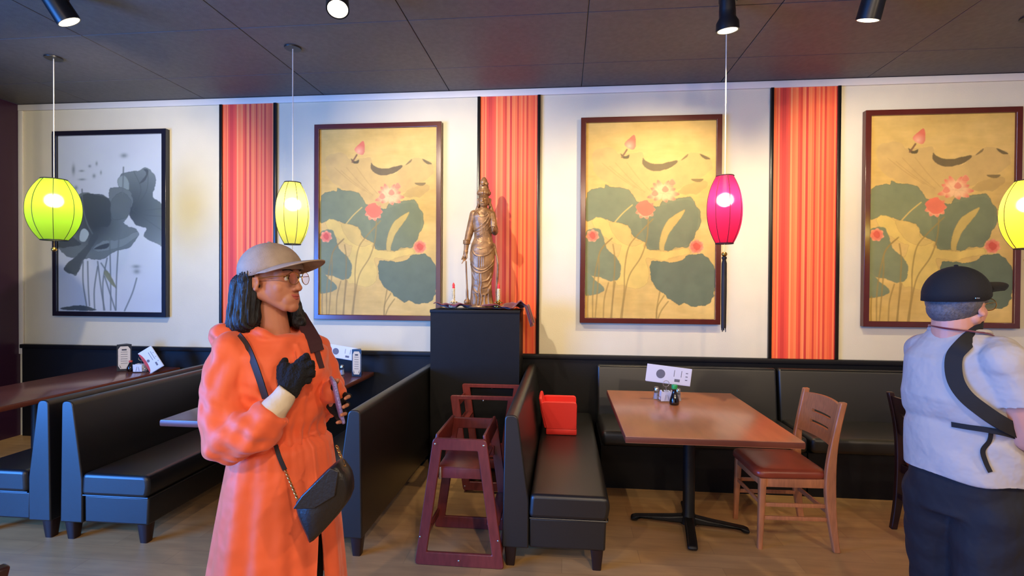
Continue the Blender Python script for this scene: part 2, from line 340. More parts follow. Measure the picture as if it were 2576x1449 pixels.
# ---------------------------------------------------------------- paintings (flat print as colour on the picture sheet)
def inside(poly, X, Y):
    r = np.zeros(X.shape, bool); n = len(poly)
    for i in range(n):
        x1, y1 = poly[i]; x2, y2 = poly[(i+1) % n]
        if y1 == y2: continue
        c = ((y1 > Y) != (y2 > Y)) & (X < (x2-x1)*(Y-y1)/(y2-y1)+x1); r ^= c
    return r
def smoothpoly(p): return [tuple(v)[:2] for v in spline([(a, b, 0) for a, b in p], 5, True)]
def fbm(X, Y, s, seed):
    r = np.random.RandomState(seed); out = 0; amp = 1
    for o in range(4):
        g = r.rand(64, 64); x = (X*s*2**o) % 63; y = (Y*s*2**o) % 63; xi = x.astype(int); yi = y.astype(int); fx = x-xi; fy = y-yi
        fx = fx*fx*(3-2*fx); fy = fy*fy*(3-2*fy)
        out = out+amp*((g[yi, xi]*(1-fx)+g[yi, xi+1]*fx)*(1-fy)+(g[yi+1, xi]*(1-fx)+g[yi+1, xi+1]*fx)*fy-.5); amp *= .5
    return out
class Canvas:
    """paint in source units (0..W, 0..Hh) on an nx x ny grid"""
    def __init__(s, W, Hh, nx, ny, bg):
        s.W, s.H, s.nx, s.ny = W, Hh, nx, ny; x = np.linspace(0, W, nx); y = np.linspace(0, Hh, ny); s.X, s.Y = np.meshgrid(x, y)
        s.C = np.zeros((ny, nx, 3))+np.array(bg)
    def put(s, mask, col, a=1):
        a = (mask*a)[..., None]; s.C = s.C*(1-a)+np.array(col)*a
    def poly(s, p, col, a=1, wob=0, edge=None, sm=True, grad=None):
        X, Y = s.X, s.Y
        if wob: X = X+fbm(X, Y, .03, 3)*wob; Y = Y+fbm(X, Y, .03, 5)*wob
        q = smoothpoly(p) if sm else p; m = inside(q, X, Y).astype(float)
        c = np.array(col, float)
        if grad is not None:
            (gx, gy), c2, rad = grad; d = np.clip(np.hypot(s.X-gx, s.Y-gy)/rad, 0, 1)[..., None]; c = np.array(c2)*(1-d)+c*d
        a_ = (m*a)[..., None]; s.C = s.C*(1-a_)+c*a_
        if edge is not None:
            mm = m; er = mm.copy(); er[1:-1, 1:-1] = np.minimum.reduce([mm[:-2, 1:-1], mm[2:, 1:-1], mm[1:-1, :-2], mm[1:-1, 2:]])
            s.put(m-er, edge, .6)
        return m
    def line(s, pts, wd, col, a=1):
        P = [tuple(v)[:2] for v in spline([(x, y, 0) for x, y in pts], 5)]; dm = np.full(s.X.shape, 1e9)
        for (x1, y1), (x2, y2) in zip(P, P[1:]):
            dx, dy = x2-x1, y2-y1; l2 = dx*dx+dy*dy+1e-9; t = np.clip(((s.X-x1)*dx+(s.Y-y1)*dy)/l2, 0, 1); dm = np.minimum(dm, np.hypot(s.X-x1-t*dx, s.Y-y1-t*dy))
        s.put(np.clip((wd-dm)/2.5+.5, 0, 1), col, a)
    def mesh(s, name, w, h):
        P = np.pad(s.C, ((1, 1), (1, 1), (0, 0)), 'edge'); s.C = (P[:-2, 1:-1]+P[2:, 1:-1]+P[1:-1, :-2]+P[1:-1, 2:]+2*s.C)/6
        nx, ny = s.nx, s.ny; co = np.zeros((ny, nx, 3)); co[..., 0] = (s.X/s.W-.5)*w; co[..., 2] = (1-s.Y/s.H)*h
        i = np.arange(nx*ny).reshape(ny, nx); f = np.stack([i[1:, :-1], i[1:, 1:], i[:-1, 1:], i[:-1, :-1]], -1).reshape(-1, 4)
        me = bpy.data.meshes.new(name); me.from_pydata(co.reshape(-1, 3).tolist(), [], f.tolist())
        at = me.color_attributes.new('print', 'FLOAT_COLOR', 'POINT'); c = np.clip(s.C, 0, 255)/255
        c = np.where(c <= .04045, c/12.92, ((c+.055)/1.055)**2.4); c = np.concatenate([c, np.ones((ny, nx, 1))], -1); at.data.foreach_set('color', c.ravel()); return me
def lotus():
    k = Canvas(780, 1245, 350, 550, (208, 172, 92)); O = lambda p: [(x-80, y-125) for x, y in p]
    X, Y = k.X, k.Y; k.C += (fbm(X, Y, .006, 1)*16)[..., None]; k.C += (fbm(X*.2, Y, .05, 2)*8)[..., None]
    leafs = (196, 162, 92); pale = (214, 182, 92); gr = (118, 124, 86); grd = (98, 108, 80)
    k.poly(O([(120, 330), (160, 290), (240, 290), (300, 325), (420, 320), (440, 380), (560, 430), (640, 370), (700, 330), (780, 335), (828, 370), (825, 440), (740, 500), (620, 560), (560, 640), (440, 650), (330, 560), (200, 500), (140, 450), (125, 390)]), leafs, .9, 14)
    for e in ((225, 400, 420, 560), (260, 380, 440, 570), (330, 380, 470, 560), (180, 380, 380, 540)): k.line(O([(e[0], e[1]), ((e[0]+e[2])/2, (e[1]+e[3])/2+8), (e[2], e[3])]), 1.6, (168, 136, 70), .6)
    k.poly(O([(640, 560), (700, 520), (800, 500), (800, 545), (740, 585), (660, 580)]), (180, 148, 80), .7, 10)
    k.poly(O([(425, 352), (450, 375), (520, 392), (632, 372), (600, 410), (530, 437), (470, 430), (430, 400)]), (104, 88, 52), .95, 4)
    k.poly(O([(292, 322), (318, 340), (345, 330), (338, 354), (308, 352)]), (96, 82, 44)); k.poly(O([(766, 332), (826, 364), (800, 368), (775, 350)]), (110, 92, 52)); k.poly(O([(655, 368), (694, 332), (690, 350), (664, 368)]), (128, 106, 60))
    k.poly(O([(716, 490), (785, 490), (770, 508), (735, 506)]), (128, 106, 58)); k.line(O([(300, 345), (318, 318), (330, 298)]), 5, (128, 92, 56))
    k.poly(O([(372, 205), (382, 240), (378, 292), (350, 296), (316, 268), (330, 240)]), (206, 104, 74), 1, 3, None, True, (O([(345, 275)])[0], (226, 170, 130), 45))
    L1 = [(85, 620), (100, 560), (150, 538), (195, 545), (205, 520), (260, 535), (320, 545), (370, 580), (400, 625), (450, 640), (520, 660), (560, 610), (640, 605), (700, 600), (750, 650), (775, 720), (770, 770), (740, 830), (725, 880), (690, 915), (630, 915), (600, 940), (540, 935), (460, 935), (440, 890), (370, 850), (340, 780), (260, 755), (160, 730), (80, 745)]
    k.poly(O(L1), gr, 1, 12, (76, 74, 46)); k.put(inside(smoothpoly(O([(420, 650), (520, 660), (700, 620), (760, 720), (700, 900), (470, 920)])), X, Y)*1., grd, .35)
    k.line(O([(365, 650), (310, 700), (262, 756)]), 4, (196, 166, 88))
    k.poly(O([(683, 682), (640, 760), (590, 830), (565, 900), (555, 945), (528, 930), (535, 850), (560, 780), (610, 720)]), (188, 162, 84), 1, 4, (150, 122, 60))
    k.poly(O([(128, 740), (180, 725), (235, 762), (300, 765), (355, 800), (365, 860), (430, 885), (442, 925), (560, 945), (690, 920), (700, 965), (600, 985), (560, 1005), (450, 985), (470, 1060), (460, 1140), (400, 1185), (320, 1160), (270, 1150), (270, 1010), (300, 915), (255, 895), (150, 810)]), pale, 1, 10, (176, 138, 66))
    k.poly(O([(225, 762), (300, 765), (355, 800), (365, 860), (430, 890), (350, 910), (270, 860)]), (204, 172, 90), 1, 5, (176, 138, 66))
    k.poly(O([(80, 830), (160, 800), (190, 850), (210, 920), (270, 980), (298, 1040), (290, 1110), (240, 1138), (180, 1110), (130, 1100), (80, 1070)]), (118, 124, 86), 1, 8, (150, 130, 80))
    k.poly(O([(80, 1075), (150, 1130), (200, 1185), (170, 1215), (120, 1225), (80, 1215)]), (118, 126, 88), 1, 6, (150, 130, 80))
    k.poly(O([(490, 1005), (560, 1010), (640, 1015), (700, 970), (770, 962), (820, 990), (860, 1055), (870, 1130), (850, 1220), (810, 1285), (730, 1288), (690, 1265), (640, 1280), (560, 1215), (490, 1150), (480, 1080)]), grd, 1, 14, (70, 76, 54))
    st = (150, 122, 58)
    for p in (((490, 740), (400, 840), (345, 920), (322, 1060), (320, 1200), (300, 1372)), ((462, 740), (455, 860), (420, 980), (350, 1100), (320, 1250), (308, 1372)), ((245, 860), (180, 930), (150, 1040), (130, 1200), (130, 1372)), ((250, 900), (262, 1000), (255, 1180), (245, 1372)), ((225, 1145), (200, 1250), (195, 1372)), ((265, 1140), (250, 1260), (240, 1372)), ((535, 1200), (520, 1290), (515, 1372)), ((560, 1225), (520, 1300), (516, 1372)), ((585, 1262), (545, 1320), (525, 1372)), ((100, 1222), (98, 1300), (100, 1372)), ((240, 865), (170, 950), (165, 1080), (145, 1372))):
        k.line(O(p), 4, st, .75)
    pk = (232, 184, 126); rd = (214, 104, 74)
    def petal(cx, cy, an, ln, wd, c1=pk, c2=rd, g=.5):
        d = (math.cos(an), math.sin(an)); q = (-d[1], d[0]); tip = (cx+d[0]*ln, cy+d[1]*ln)
        k.poly([(cx, cy), (cx+d[0]*ln*.5+q[0]*wd, cy+d[1]*ln*.5+q[1]*wd), tip, (cx+d[0]*ln*.5-q[0]*wd, cy+d[1]*ln*.5-q[1]*wd)], c1, 1, 0, (214, 160, 108), True, (tip, c2, ln*g))
    for an, ln in ((-2.7, 85), (-2.3, 92), (-1.95, 95), (-1.2, 90), (-.8, 88), (-.4, 80), (2.9, 100), (.05, 100), (.5, 85), (2.5, 70), (1.2, 60)): petal(470, 455, an, ln, 20)
    for dx, dy in ((-50, -5), (12, -30), (52, -72)): k.poly([(470+dx-22, 462+dy), (470+dx, 434+dy), (470+dx+22, 462+dy), (470+dx, 478+dy)], (218, 128, 92), .9, 0, pk)
    for an in np.linspace(0, 2*PI, 10)[:-1]: petal(364, 555, an, 62, 20)
    k.poly(O([(388, 655), (440, 622), (492, 665), (480, 712), (420, 714)]), (220, 112, 78), 1, 8)
    for cx, cy, r in ((45, 720, 42), (670, 790, 46)):
        for an in np.linspace(.3, 2*PI+.3, 8)[:-1]: petal(cx, cy, an, r, r*.45, (224, 116, 84), (236, 176, 120), .4)
        k.poly([(cx-r*.5, cy-4), (cx, cy-r*.6), (cx+r*.5, cy), (cx, cy+r*.5)], (206, 82, 58), .9, 6)
    k.C = k.C*(1+(fbm(X, Y, .02, 9)*.06)[..., None]); return k.mesh('lotus_print', 1.15, 1.77)
def inkwash():
    k = Canvas(615, 1070, 260, 440, (196, 200, 200)); O = lambda p: [(x-385, y-105) for x, y in p]; X, Y = k.X, k.Y
    k.C += (fbm(X, Y, .005, 1)*6)[..., None]
    G = lambda v: (v*.93, v, v*.97)
    k.poly(O([(750, 345), (810, 325), (860, 320), (910, 310), (945, 350), (950, 410), (940, 490), (1002, 545), (1002, 755), (940, 755), (890, 720), (900, 670), (840, 650), (800, 570), (810, 500), (760, 440)]), G(128), 1, 12, G(80), True, (O([(815, 560)])[0], G(72), 260))
    for p in (((820, 560), (900, 450), (910, 330)), ((820, 560), (900, 590), (1000, 600)), ((820, 560), (930, 640), (1000, 690)), ((820, 560), (870, 440), (830, 330)), ((820, 560), (900, 560), (1000, 550))): k.line(O(p), 2, G(84), .6)
    k.poly(O([(740, 370), (770, 345), (800, 380), (800, 440), (765, 440), (738, 410)]), G(150), 1, 5, G(84)); k.poly(O([(860, 400), (895, 380), (912, 330), (905, 315), (885, 315), (900, 345)]), G(78), .8)
    k.poly(O([(385, 600), (430, 520), (480, 475), (560, 450), (640, 470), (690, 480), (690, 430), (760, 425), (810, 450), (820, 520), (800, 590), (770, 640), (840, 680), (850, 720), (800, 790), (720, 810), (640, 860), (560, 850), (520, 880), (500, 950), (440, 940), (425, 900), (480, 850), (430, 830), (385, 770)]), G(118), 1, 12, G(76), True, (O([(600, 640)])[0], G(62), 170))
    k.poly(O([(520, 475), (600, 455), (680, 480), (700, 560), (690, 650), (620, 660), (560, 640), (530, 560)]), G(70), .8, 8); k.poly(O([(700, 500), (760, 450), (810, 500), (800, 590), (730, 620), (700, 590)]), G(104), .9, 6, G(76))
    k.poly(O([(520, 690), (545, 670), (570, 700), (550, 745), (515, 740)]), G(184), 1, 4); k.poly(O([(590, 790), (650, 745), (760, 735), (840, 690), (850, 720), (760, 780), (640, 810)]), G(136), .9, 8, G(90)); k.poly(O([(600, 795), (640, 770), (690, 760), (670, 790)]), G(60), .8)
    k.poly(O([(430, 700), (520, 760), (470, 780), (390, 780)]), G(74), .8, 8); k.poly(O([(540, 790), (600, 700), (620, 720), (540, 860), (500, 945), (440, 935), (430, 900)]), G(82), .8, 8)
    for p in (((530, 430), (535, 540), (560, 640), (590, 700)), ((770, 300), (765, 460)), ((535, 870), (535, 1000), (555, 1140)), ((562, 870), (565, 1020), (572, 1140)), ((620, 900), (600, 1040), (602, 1160)), ((620, 870), (640, 1040), (660, 1165)), ((675, 850), (650, 1000), (655, 1165)), ((690, 730), (695, 1000), (695, 1165)), ((745, 700), (730, 950), (725, 1165)), ((640, 880), (690, 960), (725, 1030)), ((845, 970), (820, 1060), (775, 1168)), ((660, 960), (690, 1060), (722, 1165))): k.line(O(p), 4, G(112), .8)
    k.poly(O([(655, 940), (680, 930), (725, 1020), (700, 1010)]), (128, 130, 96), .9); k.poly(O([(410, 1165), (430, 1148), (530, 1140), (590, 1155), (600, 1170)]), G(84), 1, 4)
    for x, y, a, b in ((773, 230, 19, 13), (842, 900, 22, 10), (845, 930, 18, 14), (530, 370, 20, 6), (600, 350, 9, 12), (480, 310, 9, 30), (575, 290, 8, 8), (495, 420, 10, 12), (640, 330, 5, 12), (528, 318, 14, 6), (615, 275, 6, 12)): k.put(np.exp(-((X-x+385)/a)**2-((Y-y+105)/b)**2), G(110), .65)
    return k.mesh('ink_print', 1.165, 1.77)
def picture(cx, sheet, sm, fm, label, name='framed_painting'):
    t = thing(name, (cx, YB, 1.24), label, 'painting')
    f = MB(); w, h, b = .62, 1.865, .047
    f.frame([(-w, 0), (w, 0), (w, h), (-w, h)], [(-w+b, b), (w-b, b), (w-b, h-b), (-w+b, h-b)], .055, 'xz', -.057)
    fo = f.build('frame', fm, t, 30); bv = fo.modifiers.new('b', 'BEVEL'); bv.width = .004; bv.segments = 2
    MB().bx((-w+.02, -.03, .02), (w-.02, -.003, h-.02)).build('backing_board', M['black_panel'], t)
    link('picture_sheet', sheet, sm, t, (0, -.034, .0475))
    return t
lm = lotus(); im = inkwash()
picture(-4.535, im, M['inkprint'], M['inkframe'], 'grey ink-wash lotus leaf painting in a black frame behind the left lantern')
picture(-1.765, lm, M['print'], M['frame'], 'golden lotus painting in a mahogany frame between woman and bronze statue')
picture(.767, lm, M['print'], M['frame'], 'golden lotus painting in a mahogany frame above the wooden table, beside the pink lantern')
picture(3.2, lm, M['print'], M['frame'], 'golden lotus painting in a mahogany frame behind the man in the black cap')
# ---------------------------------------------------------------- ceiling spotlights
def spotlight(i, lc, tg, label):
    lc = Vector(lc); d = Vector([(.38, .34, -.86), (.22, -.42, -.88), (.06, .12, -1), (-.12, .30, -.95)][i]).normalized(); t = thing('ceiling_spotlight', (lc.x, lc.y-.0, H), label, 'spotlight', group='black spotlights on the ceiling'); o = Vector((lc.x, lc.y, H))
    P = lambda v: Vector(v)-o
    a = P(lc); back = a-d*.19
    MB().lathe([(.055, -.03), (.055, -.001)]).build('mounting_plate', M['blackplastic'], t)
    MB().tube([(0, 0, -.02), (0, 0, -.06), back+Vector((0, 0, .02))], .014).build('bracket', M['blackplastic'], t)
    rot = d.to_track_quat('Z', 'Y').to_euler()
    prof = [(.02, -.2), (.045, -.195), (.05, -.12), (.05, -.08), (.068, -.05), (.07, 0), (.062, 0), (.058, -.03), (0, -.035)] if i == 2 else [(.03, -.2), (.062, -.19), (.066, -.02), (.066, 0), (.058, 0), (.054, -.03), (0, -.035)]
    MB().lathe(prof, n=28).build('housing', M['blackplastic'], t, loc=a, rot=rot)
    MB().lathe([(0, -.02), (.056, -.018), (.058, -.004), (.05, -.001), (.02, .004), (0, .005)], n=28).build('lamp_lens', M['lens_on'], t, loc=a+d*.002, rot=rot)
    return t
for i, (lc, tg, p, c) in enumerate(SPOTS):
    spotlight(i, lc, tg, ['black cylinder spotlight above the ink painting, leftmost on the ceiling', 'bright glowing spotlight at the top edge left of the statue', 'black bell-shaped spotlight right above the pink lantern', 'black cylinder spotlight above the right-hand striped strip'][i])
# ---------------------------------------------------------------- lanterns
def lantern(x, y, ztop, zbot, R_, rt, col, label, power, lcol, tassel=None):
    t = thing('hanging_lantern', (x, y, H), label, 'lantern', group='silk lanterns hanging on cords'); h = ztop-zbot; z0 = zbot-H
    MB().lathe([(.06, -.012), (.062, -.004), (.05, -.001)]).build('ceiling_canopy', M['blackplastic'], t)
    MB().tube([(0, 0, -.01), (0, 0, ztop-H+.005)], .0035).build('cord', M['crown'], t)
    n = 14; prof = []
    for i in range(n+1):
        s = -1+2*i/n; prof.append((rt+(R_-rt)*(1-abs(s)**2.2), z0+h*i/n))
    b = MB(); rings = []
    ns = 48
    for r, z in prof: rings.append([b.bm.verts.new((r*(1-.03*(1-math.cos(8*2*PI*k/ns))/2)*math.cos(2*PI*k/ns), r*(1-.03*(1-math.cos(8*2*PI*k/ns))/2)*math.sin(2*PI*k/ns), z)) for k in range(ns)])
    for A, B in zip(rings, rings[1:]):
        for k in range(ns): b.bm.faces.new((A[k], A[(k+1) % ns], B[(k+1) % ns], B[k]))
    sh = b.build('shade', shade_mat('silk_'+col[0], col[1]), t, 180)
    for k in range(8):
        a = 2*PI*k/8+.15*0; MB().tube([((r+.001)*math.cos(a), (r+.001)*math.sin(a), z) for r, z in prof], .0022, 5).build('rib', M['maroon'] if col[0] == 'pink' else M['strap'], t)
    for (r, z) in (prof[0], prof[-1]): MB().tube([(r*math.cos(2*PI*k/24), r*math.sin(2*PI*k/24), z) for k in range(24)], .0045, 6, True).build('rim', M['maroon'] if col[0] == 'pink' else M['strap'], t)
    zt = z0+h; zb = z0+h*.64
    MB().tube([(0, 0, zt+.01), (0, 0, zb+.05)], .012).build('lamp_socket', M['crown'], t)
    MB().tube([(-rt, 0, zt), (rt, 0, zt)], .002, 5).build('spider', M['steel'], t)
    MB().ball((0, 0, zb), .032, (1, 1, 1.15)).build('bulb', M['bulb'], t)
    pt('lantern_light', (x, y, zb+H), power, lcol, .045)
    MB().tube([(0, 0, z0), (0, 0, z0-.065)], .0015, 5).build('tassel_cord', M['gold'], t)
    MB().tube([(-rt, 0, z0), (rt, 0, z0)], .0015, 5).build('tassel_bar', M['steel'], t)
    MB().ball((0, 0, z0-.075), .02, (1, 1, .85)).build('bead', M['gold'], t)
    if tassel:
        b = MB().lathe([(.006, -.088), (.017, -.095), (.017, -.108), (.012, -.115), (.018, -.14), (.019, -.35), (.017, -tassel)], n=20, c=(0, 0, z0))
        for k in range(26):
            a = rng.rand()*6.28; r = .015*math.sqrt(rng.rand()); b.tube([(r*math.cos(a), r*math.sin(a), z0-tassel+.02), (r*1.1*math.cos(a), r*1.1*math.sin(a), z0-tassel-.03*rng.rand())], .0014, 4)
        b.build('tassel', M['strap'], t)
    return t
LY = 3.8
lantern(-4.11, LY, 2.415, 1.925, .178, .085, ('green', (142, 186, 52)), 'lime green silk lantern hanging in front of the ink painting', 7, (1, .86, .6))
lantern(-2.083, LY, 2.362, 1.888, .125, .058, ('yellow', (200, 200, 92)), 'small bright yellow silk lantern hanging above the woman in the cap', 7, (1, .9, .7))
lantern(1.132, LY, 2.365, 1.888, .121, .058, ('pink', (206, 34, 84)), 'magenta silk lantern with a long dark tassel above the wooden table', 6, (1, .88, .7), .60)
lantern(3.10, LY, 2.306, 1.85, .15, .07, ('lemon', (240, 218, 70)), 'yellow silk lantern cut by the right edge of the photo', 6, (1, .86, .6))
# ---------------------------------------------------------------- booth benches
def rpoly(pts, r, k=4):
    out = []; n = len(pts)
    for i in range(n):
        p = Vector(pts[i]).to_2d(); a = Vector(pts[i-1]).to_2d(); b = Vector(pts[(i+1) % n]).to_2d(); rr = r[i] if isinstance(r, (list, tuple)) else r
        if rr <= 0: out.append(tuple(p)); continue
        u = (a-p).normalized()*min(rr, (a-p).length*.45); v = (b-p).normalized()*min(rr, (b-p).length*.45)
        for j in range(k+1):
            t = j/k; out.append(tuple((p+u)*(1-t)**2+p*2*t*(1-t)+(p+v)*t*t))
    return out
def profile_obj(name, poly, y0, y1, m, t, bev=.012):
    o = MB().prism(poly, y1-y0, 'xz', y0).build(name, m, t, 40); b = o.modifiers.new('b', 'BEVEL'); b.width = bev; b.segments = 3; b.limit_method = 'ANGLE'; b.angle_limit = math.radians(50); return o
def bench(x, s, label, y0=2.87, y1=4.74):
    """booth bench: back at x, seat towards s*X"""
    t = thing('booth_bench', (x, 0, 0), label, 'booth bench', group='black upholstered booth benches')
    f = lambda P: [(s*a, b) for a, b in (P if s > 0 else P[::-1])]
    profile_obj('backrest', rpoly(f([(0, .115), (.15, .115), (.15, .38), (.085, .86), (.012, .86)]), [.01, 0, 0, .03, .03] if s > 0 else [.03, .03, 0, 0, .01]), y0, y1, M['leather'], t)
    profile_obj('seat_base', f([(.151, .115), (.575, .115), (.58, .285), (.151, .285)]), y0+.012, y1, M['leather'], t)
    profile_obj('seat_cushion', rpoly(f([(.151, .29), (.585, .29), (.6, .37), (.585, .425), (.16, .425)]), .03), y0-.012, y1, M['leather'], t, .022)
    MB().tube([(s*.155, y0+.0, .288), (s*.585, y0, .288), (s*.588, y0+.02, .288), (s*.588, y1, .288)], .005, 6).build('piping', M['leather'], t)
    for xx in (.045, .53):
        for yy in (y0+.05, y1-.08):
            MB().loft([((s*xx, yy, 0), .024, .024, 0), ((s*xx, yy, .118), .036, .036, 0)], 16, 6).build('leg', M['darkleg'], t)
    return t
bench(-.336, 1, 'black booth bench with a red booster seat on it, facing the wooden table')
bench(-1.15, -1, 'black booth bench right of the woman, its bare back towards the high chairs')
bench(-3.07, 1, 'black booth bench left of the woman, facing right with daylight blue on its end')
bench(-3.135, -1, 'leftmost black booth bench, facing left, its seat cut by the photo edge')
def banquette(x0, x1, label):
    t = thing('wall_banquette', (x0, 0, 0), label, 'banquette', group='black banquette units along the back wall'); w_ = x1-x0-.006
    MB().bx((0, 4.09, 0), (w_, 4.74, .33)).build('base_panel', M['black_panel'], t)
    b = MB().bx((.004, 4.05, .333), (w_-.004, 4.62, .455), bev=.035, seg=4).build('seat_cushion', M['leather'], t)
    bk = MB(); P = rpoly([(4.60, .40), (4.735, .40), (4.735, .875), (4.66, .875)], [0, 0, .03, .03])
    bk.prism([(a, b_) for a, b_ in P], w_-.008, 'yz', .004); o = bk.build('backrest', M['leather'], t)
    md = o.modifiers.new('b', 'BEVEL'); md.width = .018; md.segments = 3; md.limit_method = 'ANGLE'; md.angle_limit = math.radians(50)
    MB().tube([(.02, 4.655, .868), (w_-.02, 4.655, .868)], .004, 6).build('piping', M['leather'], t)
banquette(.30, 1.84, 'black wall banquette unit behind the wooden table, below the pink lantern')
banquette(1.845, 3.385, 'black wall banquette unit between the wooden chair and the man')
banquette(3.39, 4.93, 'black wall banquette unit at the right edge, mostly behind the man')
# ---------------------------------------------------------------- tables
def table(x0, x1, y0, y1, m, label, name='pedestal_table', arms=(.37, .34), bc=None):
    cx, cy = (x0+x1)/2, (y0+y1)/2; t = thing(name, (cx, cy, 0), label, 'table', group='laminate tables on cast iron bases'); w_, d = x1-x0, y1-y0
    MB().box((0, 0, .7285), (w_, d, .039), bev=.003).build('tabletop', m, t)
    e = MB(); e.box((0, 0, .728), (w_+.006, d+.006, .034), bev=.006); e.build('edge_band', M['tableedge'], t)
    bx_, by_ = bc or (0, 0); b = MB()
    b.lathe([(.055, .03), (.05, .07), (.038, .10), (.038, .66), (.05, .70), (.05, .708)], (bx_, by_, 0), 24).build('column', M['iron'], t)
    MB().box((bx_, by_, .702), (.4, .4, .012)).build('top_plate', M['iron'], t)
    for k in range(4):
        a = math.radians(-9)+k*PI/2; ln = arms[k % 2]; q = MB()
        q.prism([(.02, .03), (.02, .085), (.12, .07), (ln-.03, .045), (ln, .035), (ln, .012), (ln-.04, .012), (ln-.06, .03)], .06, 'xz', -.03)
        o = q.build('foot', M['iron'], t, 30, (bx_, by_, 0), (0, 0, a)); md = o.modifiers.new('b', 'BEVEL'); md.width = .012; md.segments = 2; md.limit_method = 'ANGLE'
    return t
table(.35, 1.305, 2.93, 4.18, M['tabletop'], 'brown wooden-topped table on a black cross base, beside the wooden chair', 'dining_table', bc=(0, -.07))
table(-2.457, -1.79, 2.93, 4.745, M['tabledark'], 'dark brown booth table behind the woman, menu cards at its wall end')
table(-4.48, -3.765, 2.6, 4.745, M['tabledark'], 'dark brown booth table at the left edge under the green lantern')
table(2.78, 3.72, 2.95, 4.03, M['tabletop'], 'brown table behind the man at the right edge')
# ---------------------------------------------------------------- chairs (local front is -Y)
def chair(loc, rz, wood, seat, label, name='dining_chair'):
    t = thing(name, loc, label, 'chair', rz, 'slotted-back dining chairs')
    for s in (-1, 1):
        b = MB(); pts = [(s*.215, .235, 0), (s*.212, .205, .22), (s*.212, .195, .44), (s*.214, .215, .66), (s*.218, .262, .90)]
        P = spline(pts, 5); rings = []
        for i, p in enumerate(P):
            u = i/(len(P)-1); a, c = .017, .019+.012*math.sin(PI*min(1, u*1.15))**2
            rings.append([b.bm.verts.new((p.x+i_*a, p.y+j_*c, p.z)) for i_, j_ in ((-1, -1), (1, -1), (1, 1), (-1, 1))])
        for A, B in zip(rings, rings[1:]):
            for k in range(4): b.bm.faces.new((A[k], A[(k+1) % 4], B[(k+1) % 4], B[k]))
        b.bm.faces.new(rings[0]); b.bm.faces.new(rings[-1]); o = b.build('rear_leg', wood, t, 50); md = o.modifiers.new('b', 'BEVEL'); md.width = .006; md.segments = 2; md.limit_method = 'ANGLE'
        MB().loft([((s*.2, -.205, 0), .014, .014, 0), ((s*.195, -.19, .43), .021, .021, 0)], 16, 5).build('front_leg', wood, t)
        for z in (.19, .27): MB().box((s*.203, .005, z), (.014, .40, .024), bev=.004).build('side_stretcher', wood, t)
        MB().box((s*.2, 0, .405), (.02, .38, .055), bev=.004).build('side_apron', wood, t)
    for z in (.22,): MB().box((0, .21, z), (.41, .014, .03), bev=.004).build('rear_stretcher', wood, t)
    MB().box((0, -.195, .27), (.38, .014, .024), bev=.004).build('front_stretcher', wood, t)
    MB().box((0, -.195, .405), (.38, .02, .055), bev=.004).build('front_apron', wood, t); MB().box((0, .195, .405), (.40, .02, .055), bev=.004).build('rear_apron', wood, t)
    b = MB()
    def rail(z0, z1, x0=-.205, x1=.205, n=14):
        A = []
        for i in range(n+1):
            x = x0+(x1-x0)*i/n; bow = .03*(1-(x/.205)**2); r = []
            for z, th in ((z0, -1), (z0, 1), (z1, 1), (z1, -1)):
                y = .212+(z-.66)*.2+bow+th*.009+(z > .85)*.0; r.append(b.bm.verts.new((x, y, z+(.012*(1-(x/.205)**2) if z > .85 else 0))))
            A.append(r)
        for p, q in zip(A, A[1:]):
            for k in range(4): b.bm.faces.new((p[k], p[(k+1) % 4], q[(k+1) % 4], q[k]))
        b.bm.faces.new(A[0]); b.bm.faces.new(A[-1])
    rail(.63, .70); rail(.718, .768); rail(.786, .875)
    for x0, x1 in ((-.205, -.11), (.11, .205)): rail(.699, .719, x0, x1, 4); rail(.767, .787, x0, x1, 4)
    b.build('slotted_backrest', wood, t, 40)
    se = MB(); P = rpoly([(-.225, -.235), (.225, -.235), (.215, .19), (-.215, .19)], .07, 6)
    zs = ((.432, .97), (.442, 1.0), (.462, 1.0), (.478, .97), (.487, .85), (.491, .5)); R = [[se.bm.verts.new((x*k, y*k, z)) for x, y in P] for z, k in zs]; n = len(P)
    for A, B in zip(R, R[1:]):
        for i in range(n): se.bm.faces.new((A[i], A[(i+1) % n], B[(i+1) % n], B[i]))
    se.bm.faces.new(R[0]); se.bm.faces.new(R[-1]); se.build('seat_cushion', seat, t, 60)
    return t
chair((1.39, 3.46, 0), math.radians(-88), M['chairwood'], M['chairseat'], 'honey wood dining chair with russet seat at the wooden table')
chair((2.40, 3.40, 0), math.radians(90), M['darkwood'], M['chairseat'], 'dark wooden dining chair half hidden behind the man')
chair((-1.66, .95, 0), math.radians(-20), M['darkwood'], M['chairseat'], 'dark chair back corner at the bottom left edge')
